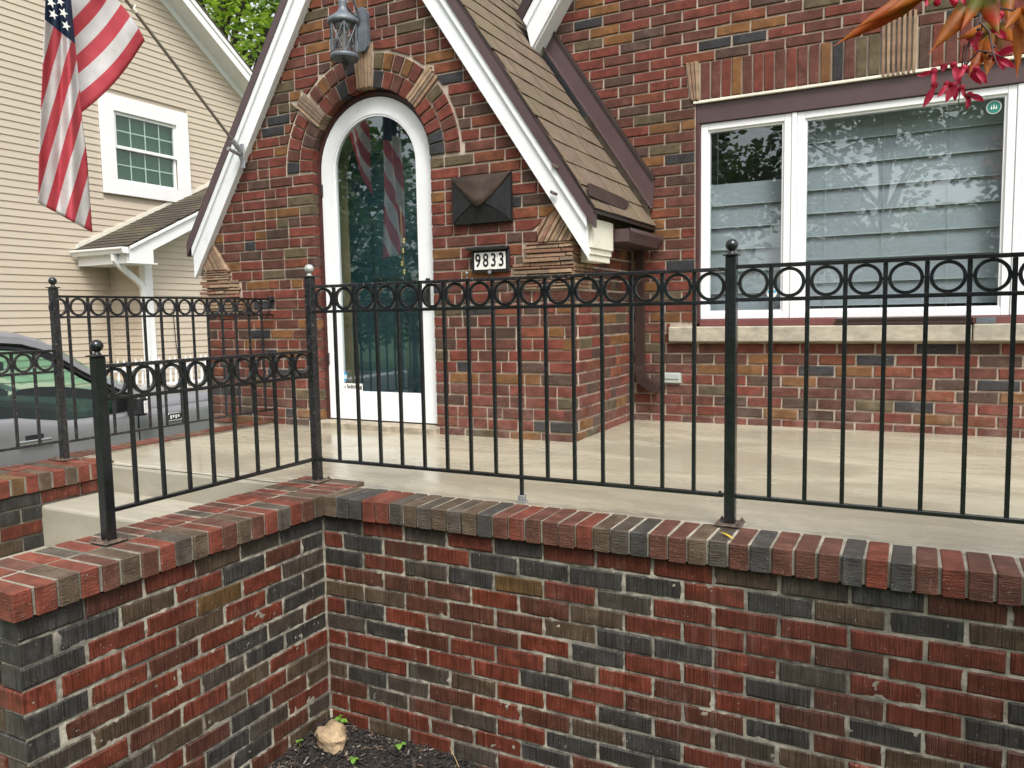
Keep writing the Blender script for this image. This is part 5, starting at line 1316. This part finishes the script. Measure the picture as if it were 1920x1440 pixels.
rfo = m.build('cab_roof', 'truck_paint', tr); so = rfo.modifiers.new('t', 'SOLIDIFY'); so.thickness = .02; so.offset = -1
part('roof_lining', 'truck_trim', tr, (TX - TW + .28, TX - .28, -1.0, 1.25, .66, .69))
m = MB(); m.add(vs[n_ * (RI - 1):], [(i * n_ + k, i * n_ + k + 1, (i + 1) * n_ + k + 1, (i + 1) * n_ + k) for i in range(len(ROOF) - RI) for k in range(2, n_ - 3)], 0, True); m.build('windscreen', 'truck_glass', tr)
for sgn in (1, -1):
    X_ = (lambda d: TX - d) if sgn > 0 else (lambda d: TX - TW + d)
    out = [(y, z, max(.045, .185 - max(0, .78 - z) * .30)) for y, z in ROOF]
    # A pillar and cant rail
    P = [Vector((X_(d + .008), y, z - .075)) for y, z, d in out[5:]]
    MB().sweep(P, [(-.022, -.035), (.022, -.035), (.022, .035), (-.022, .035)], (sgn * 1.0, 0, .35)).build('pillar', 'truck_paint', tr)
    P2 = [Vector((X_(d + .004), y, z - .125)) for y, z, d in out[3:12]]
    MB().sweep(P2, [(-.012, -.022), (.012, -.022), (.012, .022), (-.012, .022)], (sgn * 1.0, 0, .35)).build('window_trim', 'truck_trim', tr)
    for ya, yb_ in ((.62, .72), (-.62, -.50), (-1.4, -1.2)): MB().prism([(ya, .07), (yb_, .07), (yb_ - .02, .66), (ya - .02, .66)], min(X_(.06), X_(.10)), max(X_(.06), X_(.10)), 'x').build('pillar', 'truck_trim', tr)
    win_ = [(.72, .085), (1.05, .085), (1.2, .055), (1.45, .028), (1.93, .022), (1.90, .26), (1.64, .375), (1.49, .485), (1.36, .563), (1.19, .617), (.72, .635)]
    m = MB(); m.add([(X_(.055 + max(0, z - .03) * .16), y, z) for y, z in win_], [tuple(range(len(win_)))]); m.build('side_window', 'truck_glass', tr)
    win2 = [(-.5, .085), (.62, .085), (.60, .635), (-.5, .64)]; m = MB(); m.add([(X_(.055 + max(0, z - .03) * .16), y, z) for y, z in win2], [(0, 1, 2, 3)]); m.build('side_window', 'truck_glass', tr)
    part('quarter_trim', 'truck_trim', tr, (min(X_(.048), X_(.065)), max(X_(.048), X_(.065)), 1.90, 2.02, .02, .24), b=.005)
    part('belt_moulding', 'truck_trim', tr, (min(X_(.044), X_(.058)), max(X_(.044), X_(.058)), 1.46, 1.99, .018, .032))
    xo = sorted((X_(-.16), X_(.02)))
    part('wing_mirror', 'truck_trim', tr, (xo[0], xo[1], 1.97, 2.07, .00, .17), b=.02)
    part('mirror_signal', 'amber_lens', tr, (*sorted((X_(-.166), X_(-.156))), 2.02, 2.062, .02, .13), b=.003)
    part('mirror_back', 'truck_paint', tr, (*sorted((X_(-.164), X_(.015))), 2.05, 2.085, .03, .165), b=.012)
    hd_ = part('door_handle', 'chrome', tr, (*sorted((X_(-.035), X_(-.012))), 1.0, 1.27, -.115, -.085), b=.008)
    part('handle_cup', 'truck_trim', tr, (*sorted((X_(-.004), X_(.01))), 1.08, 1.22, -.09, -.05), b=.002)
    part('door_seam', 'truck_trim', tr, (*sorted((X_(-.006), X_(.006))), .686, .694, -.70, .04)); part('door_seam', 'truck_trim', tr, (*sorted((X_(-.006), X_(.006))), 2.075, 2.082, -.70, .01))
    bd = part('fender_badge', 'chrome', tr, (*sorted((X_(-.012), X_(.005))), 2.375, 2.53, -.105, -.025), b=.012)
    part('badge_field', 'truck_trim', tr, (*sorted((X_(-.0145), X_(-.0118))), 2.39, 2.515, -.092, -.04), b=.004)
    for q in range(4): part('badge_mark', 'number_white', tr, (*sorted((X_(-.0165), X_(-.0142))), 2.40 + .028 * q, 2.418 + .028 * q, -.085 + .01 * (q % 2), -.05), b=.001)
    for yw in (2.62, -1.15):
        wh = link('wheel', None, tr, (X_(.12), yw, TG + .4)); wh.empty_display_size = .1
        tm = MB()
        prof = [(.27, -.12), (.36, -.12), (.395, -.09), (.40, 0), (.395, .09), (.36, .12), (.27, .12)]; n__ = 28; vs2 = []
        for r_, a_ in prof: vs2 += [(X_(.12) + a_, yw + r_ * cos(2 * pi * k / n__), TG + .4 + r_ * sin(2 * pi * k / n__)) for k in range(n__)]
        tm.add(vs2, [(i * n__ + k, i * n__ + (k + 1) % n__, (i + 1) * n__ + (k + 1) % n__, (i + 1) * n__ + k) for i in range(len(prof)) for k in range(n__) if i < len(prof) - 1], 0, True); tm.build('tyre', 'tyre', wh)
        rm = MB(); rm.prism([(yw + .27 * cos(2 * pi * k / 24), TG + .4 + .27 * sin(2 * pi * k / 24)) for k in range(24)], *sorted((X_(.04), X_(.1))), 'x'); rm.build('rim', 'chrome', wh)
        ar = MB(); vs2 = []; 
        for k in range(15):
            a = pi * k / 14
            for r_, a_ in ((.43, -.012), (.50, -.016), (.50, .02), (.43, .02)): vs2.append((X_(a_), yw + r_ * cos(a), TG + .42 + r_ * sin(a)))
        ar.add(vs2, [(i * 4 + e, i * 4 + (e + 1) % 4, (i + 1) * 4 + (e + 1) % 4, (i + 1) * 4 + e) for i in range(14) for e in range(4)]); ar.build('wheel_arch', 'truck_trim', tr)
# inside: seats, dash, wheel, mirror
for x_ in (TX - .55, TX - TW + .55):
    for yy in (.55, -.6):
        m = MB(); m.bbox(x_ - .25, x_ + .25, yy - .12, yy + .10, -.5, .24, b=.07); m.bbox(x_ - .25, x_ + .25, yy, yy + .5, -.5, -.3, b=.06); m.bbox(x_ - .13, x_ + .13, yy - .12, yy - .02, .25, .45, b=.04); m.build('seat', 'seat_cloth', tr)
part('dashboard', 'seat_cloth', tr, (TX - TW + .1, TX - .1, 1.62, 2.1, -.3, .12), b=.05)
m = MB(); m.tube([(TX - TW + .55 + .19 * cos(2 * pi * k / 20), 1.48 - .06 * sin(2 * pi * k / 20), .06 + .17 * sin(2 * pi * k / 20)) for k in range(21)], .016, 8); m.build('steering_wheel', 'truck_trim', tr)
part('rear_view_mirror', 'truck_trim', tr, (TX - TW / 2 - .13, TX - TW / 2 + .13, 1.40, 1.44, .42, .50), b=.012)
# load bed behind the cab
part('bed', 'truck_paint', tr, (TX - TW + .03, TX - .05, -3.25, -1.45, -.45, .09), b=.03)
part('cab_back', 'truck_paint', tr, (TX - TW + .08, TX - .08, -1.42, -1.36, -.5, .1)); part('rear_window', 'truck_glass', tr, (TX - TW + .2, TX - .2, -1.38, -1.37, .1, .58))

# ------------------------------------------------------------------ trees
def leaf_cloud(name, mat, parent, blobs, n, size, seed, flat=.4):
    rr = random.Random(seed); vs = []; fs = []
    W = [b_[3] ** 2.2 for b_ in blobs]
    for i in range(n):
        b_ = rr.choices(blobs, W)[0]
        d = Vector((rr.gauss(0, 1), rr.gauss(0, 1), rr.gauss(0, 1))).normalized() * (rr.random() ** .45) * b_[3]
        c = Vector(b_[:3]) + Vector((d.x, d.y, d.z * .8))
        a = Vector((rr.gauss(0, 1), rr.gauss(0, 1), rr.gauss(0, flat))).normalized(); t = a.cross(Vector((rr.gauss(0, 1), rr.gauss(0, 1), rr.gauss(0, 1)))).normalized()
        s = size * rr.uniform(.6, 1.25); k = len(vs)
        q = t.cross(a) * s * .12
        vs += [c - a * s * .5, c + t * s * .32 + q, c + a * s * .6, c - t * s * .32 + q]; fs.append((k, k + 1, k + 2, k + 3))
    me = bpy.data.meshes.new(name); me.from_pydata([tuple(v) for v in vs], [], fs); me.materials.append(M[mat]); me.update()
    o = link(name, me, parent, wl(parent)); 
    for v in me.vertices: pass
    me.transform(Matrix.Translation(-wl(parent))); return o
def tree(label, at, h, cr, seed, mat='leaves_green', n=9000, size=.17, low=.3, nb_=26, group=None):
    rr = random.Random(seed); t = thing('leafy_tree', label, 'tree', at, group)
    tm = MB(); x, y, z = at
    tm.tube([(x, y, z), (x + .1, y, z + h * .25), (x - .1, y + .1, z + h * .5), (x + .05, y, z + h * .85)], [h * .028, h * .022, h * .015, h * .004], 10)
    blobs = []
    for k in range(nb_):
        a = rr.uniform(0, 2 * pi); f = rr.uniform(low, 1.0); rad = cr * (1 - abs(f - .55) * 1.1) * rr.uniform(.35, 1.0)
        b_ = (x + rad * cos(a), y + rad * sin(a), z + h * f, cr * rr.uniform(.22, .42)); blobs.append(b_)
        tm.tube([(x, y, z + h * max(.18, f - .28)), (x + rad * .5 * cos(a), y + rad * .5 * sin(a), z + h * (f - .1)), b_[:3]], [h * .009, h * .006, h * .002], 6)
    tm.build('trunk', 'bark', t); leaf_cloud('crown', mat, t, blobs, n, size, seed); return t
tree('bright green leafy tree behind the neighbouring tan house, showing between the two gables', (-15.5, 14.0, -1.2), 13.5, 5.6, 11, n=15000, size=.20, low=.28, nb_=34)
# street trees on the near side of the road, behind the camera; they show in the panes
SPOT = ['second from the left in the front row', 'third from the left in the front row', 'third from the right in the front row', 'second from the right in the front row', 'leftmost in the front row', 'left one in the back row', 'rightmost in the front row', 'middle one in the back row', 'right one in the back row']
for k, (x, y, h, cr) in enumerate(((-11, -19, 9.5, 4.2), (-6.3, -21, 10.5, 4.4), (4.5, -19, 9.0, 4.2), (12, -21, 10, 4.6), (-20, -22, 10, 4.6), (-8, -27, 12, 5.2), (20, -23, 11, 5.0), (1, -28, 12, 5.2), (9, -28, 12, 5.4))):
    tree('dark street tree mirrored in the glass, ' + SPOT[k], (x, y, gz(x, y)), h, cr, 40 + k, 'leaves_dark', 7500, .36, low=.12, nb_=30, group='street trees mirrored in the glass')

# ------------------------------------------------------------------ red maple at the upper right, close to the camera
mp = thing('red_maple', 'red and orange maple twigs with winged seeds hanging into the upper right corner', 'maple', (3.10, -1.05, -.83))
def P3(px, py, d): return CAM + ray(px, py).normalized() * d
TK = [(3.10, -1.05, -.84), (3.08, -1.06, -.4), (3.03, -1.10, .1), (3.04, -1.14, .6), (2.98, -1.20, 1.0), (2.90, -1.30, 1.28)]
tb = MB(); tb.tube(TK, [.034, .029, .026, .023, .018, .012], 12); tb.tube([TK[-1], (2.72, -1.50, 1.34), (2.58, -1.62, 1.30), P3(2010, -90, .95)], [.012, .007, .004, .0026], 8)
lb = []
for k, (e, bl_) in enumerate((((3.35, -.95, 1.9), .34), ((3.05, -.90, 2.15), .34), ((3.60, -1.25, 1.7), .32), ((3.25, -1.45, 1.95), .30), ((3.55, -.75, 2.2), .34))):
    a = Vector(TK[3 + k % 3]); e = Vector(e); tb.tube([a, a.lerp(e, .4) + Vector((.05, .03, .04)), a.lerp(e, .75) + Vector((-.03, .02, .05)), e], [.012, .009, .006, .002], 7); lb.append((e.x, e.y, e.z, bl_)); lb.append((a.lerp(e, .72).x + .12, a.lerp(e, .72).y, e.z - .2, bl_ * .7))
tb.build('trunk', 'bark', mp); leaf_cloud('crown', 'maple_crown', mp, lb, 1500, .075, 77)
def twig(pts, r0, r1=None):
    P = [P3(*p) for p in pts]; n__ = len(P); r1 = r1 or r0 * .4
    MB().tube(P, [r0 + (r1 - r0) * i / (n__ - 1) for i in range(n__)], 6).build('twig', 'twig', mp)
twig([(2010, -90, .95), (1900, -40, .88), (1850, -5, .84), (1836, 40, .82), (1815, 85, .81), (1808, 125, .80)], .0022, .0008)
twig([(1836, 40, .82), (1855, 60, .81), (1862, 100, .80), (1872, 125, .79)], .0010, .0005)
twig([(1808, 125, .80), (1835, 95, .80), (1858, 98, .80), (1880, 108, .80)], .0009, .0005)
twig([(1808, 125, .80), (1790, 130, .80), (1770, 128, .80)], .0007, .0004); twig([(1808, 85, .81), (1802, 140, .80), (1800, 165, .80), (1797, 195, .80)], .0008, .0004)
twig([(1850, 10, .84), (1900, 20, .82), (1925, 45, .8)], .0010, .0005); twig([(1900, -40, .88), (1800, -50, .86), (1740, -30, .82), (1700, -12, .79)], .0016, .0007); twig([(1800, 165, .80), (1815, 180, .80), (1832, 182, .8)], .0006, .0003)
def lobe_leaf(tips, base, d0, d1, wmax, curl=.01):
    # a palmate leaf: base and lobe tips in picture directions at distances d0..d1, built as real, slightly cupped blades
    m = MB(); b0 = P3(*base, d0)
    for tp, wd in zip(tips, wmax):
        t = P3(*tp, d1); ax = (t - b0); L = ax.length; a = ax.normalized(); side_ = a.cross((b0 - CAM).normalized()).normalized(); nn_ = a.cross(side_); n__ = 9; vs = []
        for i in range(n__ + 1):
            f = i / n__; w_ = wd * L * (sin(pi * min(1, f * .98 + .02) ** .8) ** .9 * (1 - .35 * f) + .02) * (1 - f ** 6)
            c = b0 + ax * f + nn_ * curl * L * 4 * f * (1 - f)
            w_ *= 1 + .10 * (i % 2); vs += [c - side_ * w_ + nn_ * .02 * w_, c - nn_ * .04 * w_, c + side_ * w_ * .9 + nn_ * .02 * w_]
        m.add(vs, [(i * 3 + k, i * 3 + k + 1, (i + 1) * 3 + k + 1, (i + 1) * 3 + k) for i in range(n__) for k in range(2)], 0, True)
    o = m.build('leaf', 'maple_leaf', mp); so = o.modifiers.new('t', 'SOLIDIFY'); so.thickness = .0003; return o
lobe_leaf([(1560, 88), (1600, 55), (1660, 25), (1745, 10), (1655, -60), (1800, -60)], (1745, -22), .78, .74, (.10, .09, .09, .13, .14, .14), .05)
lobe_leaf([(1738, 105), (1800, 60), (1875, 70), (1940, -30), (1760, -20)], (1845, -18), .80, .76, (.13, .12, .14, .14, .14), .04)
lobe_leaf([(1812, 150), (1848, 145), (1900, 80), (1790, 75)], (1872, 45), .83, .79, (.13, .15, .13, .10), -.03)
lobe_leaf([(1906, 150), (1935, 80), (1960, 30), (1880, 60)], (1915, 15), .72, .70, (.09, .15, .15, .13), .03)
lobe_leaf([(1890, 48), (1950, 10), (1820, 8)], (1890, -35), .85, .82, (.14, .15, .13), .03)
def samara(p0, p1, d, wd=.30):
    a = P3(*p0, d); b_ = P3(*p1, d - .006); ax = b_ - a; L = ax.length; u_ = ax.normalized(); s_ = u_.cross((a - CAM).normalized()).normalized(); nn_ = u_.cross(s_); vs = []; n__ = 8
    for i in range(n__ + 1):
        f = i / n__; w_ = wd * L * (.16 + .84 * sin(pi * min(1, .12 + f * .85)) ** 1.1 * (.35 + .65 * f)) * (1 - .9 * f ** 8)
        c = a + ax * f; vs += [c - s_ * w_ * .55 + nn_ * .004 * sin(3 * f), c + nn_ * .002, c + s_ * w_ * .75 + nn_ * .003]
    m = MB(); m.add(vs, [(i * 3 + k, i * 3 + k + 1, (i + 1) * 3 + k + 1, (i + 1) * 3 + k) for i in range(n__) for k in range(2)], 0, True)
    m.ball(tuple(a), .0028, 8); o = m.build('winged_seed', 'samara_red', mp)
for a, b_ in (((1751, 133), (1716, 143)), ((1751, 135), (1750, 163)), ((1752, 160), (1730, 203)), ((1776, 158), (1756, 185)), ((1785, 160), (1773, 194)), ((1789, 160), (1791, 192)), ((1803, 165), (1810, 186)),
             ((1816, 180), (1813, 208)), ((1818, 178), (1848, 190)), ((1866, 105), (1915, 85)), ((1868, 107), (1905, 128)), ((1866, 108), (1885, 133)), ((1812, 130), (1842, 160)), ((1808, 128), (1795, 150)), ((1830, 130), (1852, 158)), ((1788, 122), (1800, 160)),
             ((1757, 5), (1765, -8)), ((1790, 5), (1775, -5)), ((1740, 0), (1733, 18)), ((1800, -10), (1812, 12)), ((1865, 55), (1890, 75)), ((1905, 28), (1925, 55)), ((1876, 28), (1862, 52)), ((1818, 70), (1835, 100)), ((1835, 65), (1822, 95)), ((1770, 125), (1765, 140))):
    samara(a, b_, .80 + R.uniform(-.03, .02), R.uniform(.28, .38))
for px, py in ((1835, 55), (1842, 62), (1848, 98), (1857, 104), (1862, 88), (1828, 30), (1880, 26)): MB().ball(tuple(P3(px, py, .805)), .0016, 8).build('bud', 'twig', mp)

# ------------------------------------------------------------------ planting bed in the corner
def bz(x, y): return -.815 + .022 * mnoise.noise((x * 4, y * 4, 1.3)) + .05 * max(0, .5 - x) * max(0, min(1, (y + 1.2) / 1.0))
m = MB(); nx, ny = 44, 26; vs = []
for i in range(nx + 1):
    for j in range(ny + 1):
        x = .17 + 3.2 * i / nx; y = -2.1 + 1.94 * j / ny; vs.append((x, y, bz(x, y)))
m.add(vs, [(i * (ny + 1) + j, (i + 1) * (ny + 1) + j, (i + 1) * (ny + 1) + j + 1, i * (ny + 1) + j + 1) for i in range(nx) for j in range(ny)], 0, True)
tag(m.build('garden_bed', 'soil'), kind='structure')
rr = random.Random(5); vs = []; fs = []
for k in range(9000):
    x = .19 + (rr.random() ** 1.6) * 1.6; y = -.19 - (rr.random() ** 1.5) * 1.3
    L = rr.uniform(.006, .030) * (1.5 if rr.random() < .1 else 1); w_ = L * rr.uniform(.12, .35); a = rr.uniform(0, pi); ti = rr.uniform(-.5, .5)
    c = Vector((x, y, bz(x, y) + rr.uniform(.0, .014))); d = Vector((cos(a) * cos(ti), sin(a) * cos(ti), sin(ti))); s_ = Vector((-sin(a), cos(a), rr.uniform(-.4, .4))).normalized(); n_ = d.cross(s_); b0 = len(vs)
    for e in (-1, 1):
        for q in ((-1, -1), (1, -1), (1, 1), (-1, 1)): vs.append(tuple(c + d * e * L / 2 + s_ * q[0] * w_ / 2 * rr.uniform(.6, 1) + n_ * q[1] * w_ * .25))
    fs += [(b0, b0 + 1, b0 + 2, b0 + 3), (b0 + 7, b0 + 6, b0 + 5, b0 + 4)] + [(b0 + i, b0 + 4 + i, b0 + 4 + (i + 1) % 4, b0 + (i + 1) % 4) for i in range(4)]
me = bpy.data.meshes.new('mulch'); me.from_pydata(vs, [], fs); me.materials.append(M['mulch_chip']); me.update()
tag(link('mulch', me), 'dark shredded wood mulch covering the corner bed', 'mulch', None, 'stuff')
# tan rock
m = MB(); n1, n2 = 9, 14; vs = []
rc = Vector((.318, -.335, -.765))
for i in range(n1 + 1):
    for j in range(n2):
        th = pi * i / n1; ph = 2 * pi * j / n2
        d = Vector((sin(th) * cos(ph), sin(th) * sin(ph), cos(th))); r_ = 1 + .34 * mnoise.noise(d * 1.5 + Vector((3.1, 0, .4))) - .22 * abs(mnoise.noise(d * 2.0 + Vector((0, 2, 0)))) + .09 * mnoise.noise(d * 5.2) + .04 * mnoise.noise(d * 11)
        q = Vector((d.x * .070, d.y * .055, d.z * .060)) * r_
        q.x += -.012 * max(0, q.z) / .066; vs.append(tuple(rc + q))
m.add(vs, [(i * n2 + j, i * n2 + (j + 1) % n2, (i + 1) * n2 + (j + 1) % n2, (i + 1) * n2 + j) for i in range(n1) for j in range(n2)], 0, False)
tag(m.build('rock', 'rock_tan'), 'fist-sized tan rock lying on the mulch in the wall corner', 'rock')
def seedling(label, x, y, leaves, size, h=.03):
    t = thing('seedling', label, 'seedling', (x, y, bz(x, y)), 'small weeds in the mulch bed'); z = bz(x, y)
    rr = random.Random(int(x * 1000))
    st_ = MB(); top = Vector((x, y, z + h)); st_.tube([(x, y, z - .005), (x + .003, y, z + h * .5), tuple(top)], .0012, 6); st_.build('stem', 'seedling_leaf', t)
    for k in range(leaves):
        a = 2 * pi * k / leaves + rr.uniform(-.4, .4) - 1.2; out_ = Vector((cos(a), sin(a), rr.uniform(-.1, .45))).normalized(); c = top + Vector((0, 0, -h * .35 * (k % 3) / 2)); s_ = out_.cross(Vector((0, 0, 1))).normalized(); n_ = s_.cross(out_)
        L = size * rr.uniform(.75, 1.15); vs = []; n__ = 6
        for i in range(n__ + 1):
            f = i / n__; w_ = L * .42 * sin(pi * (f * .93 + .05)) ** .8 * (1 + .14 * (i % 2)); p = c + out_ * L * (.15 + f) - Vector((0, 0, 1)) * L * .35 * f * f; vs += [p - s_ * w_ + n_ * w_ * .2, p, p + s_ * w_ + n_ * w_ * .2]
        m = MB(); m.add(vs, [(i * 3 + q, i * 3 + q + 1, (i + 1) * 3 + q + 1, (i + 1) * 3 + q) for i in range(n__) for q in range(2)], 0, True); m.build('leaf', 'seedling_leaf', t)
seedling('largest leafy green seedling, in the wall corner behind the tan rock', .262, -.222, 7, .026, .045); seedling('small two-leaved seedling against the left-hand brick wall', .205, -.392, 3, .018, .03)
seedling('pale seedling in front of the rock near the bottom edge of the picture', .462, -.385, 4, .020, .028); seedling('lone pale green seedling in the mulch close to the front brick wall', .560, -.240, 3, .022, .03)
tw = thing('bare_twig', 'thin bare pale twig sticking up from the mulch by the front wall', 'twig', (.79, -.22, -.81))
MB().tube([(.82, -.235, -.81), (.80, -.228, -.785), (.768, -.215, -.755)], .0013, 6).build('stem', 'jute', tw)
stk = thing('grey_stake', 'short grey stake standing in the very corner of the two brick walls', 'stake', (.198, -.195, -.82))
part('stick', 'limestone', stk, (.190, .200, -.200, -.190, -.83, -.745), b=.002)
# yellow leaf fallen on the cap
yl_ = MB(); vs = []; a0 = Vector((1.722, -.128, ZC + .008)); a1 = Vector((1.775, -.172, ZC + .006)); s_ = Vector((.6, .75, 0)).normalized()
for i in range(8):
    f = i / 7; w_ = .0055 * sin(pi * (f * .85 + .15)) ** .8 * (.4 + f); c = a0.lerp(a1, f) + Vector((0, 0, .003 * sin(4 * f))); vs += [c - s_ * w_, c - Vector((0, 0, .001)), c + s_ * w_]
yl_.add(vs, [(i * 3 + q, i * 3 + q + 1, (i + 1) * 3 + q + 1, (i + 1) * 3 + q) for i in range(7) for q in range(2)], 0, True)
o = yl_.build('fallen_leaf', 'yellow_leaf'); so = o.modifiers.new('t', 'SOLIDIFY'); so.thickness = .0004
tag(o, 'narrow yellow leaf fallen on the brick cap near the middle railing post', 'leaf')
print('objects', len(bpy.data.objects), 'tris', sum(len(m_.polygons) for m_ in bpy.data.meshes))
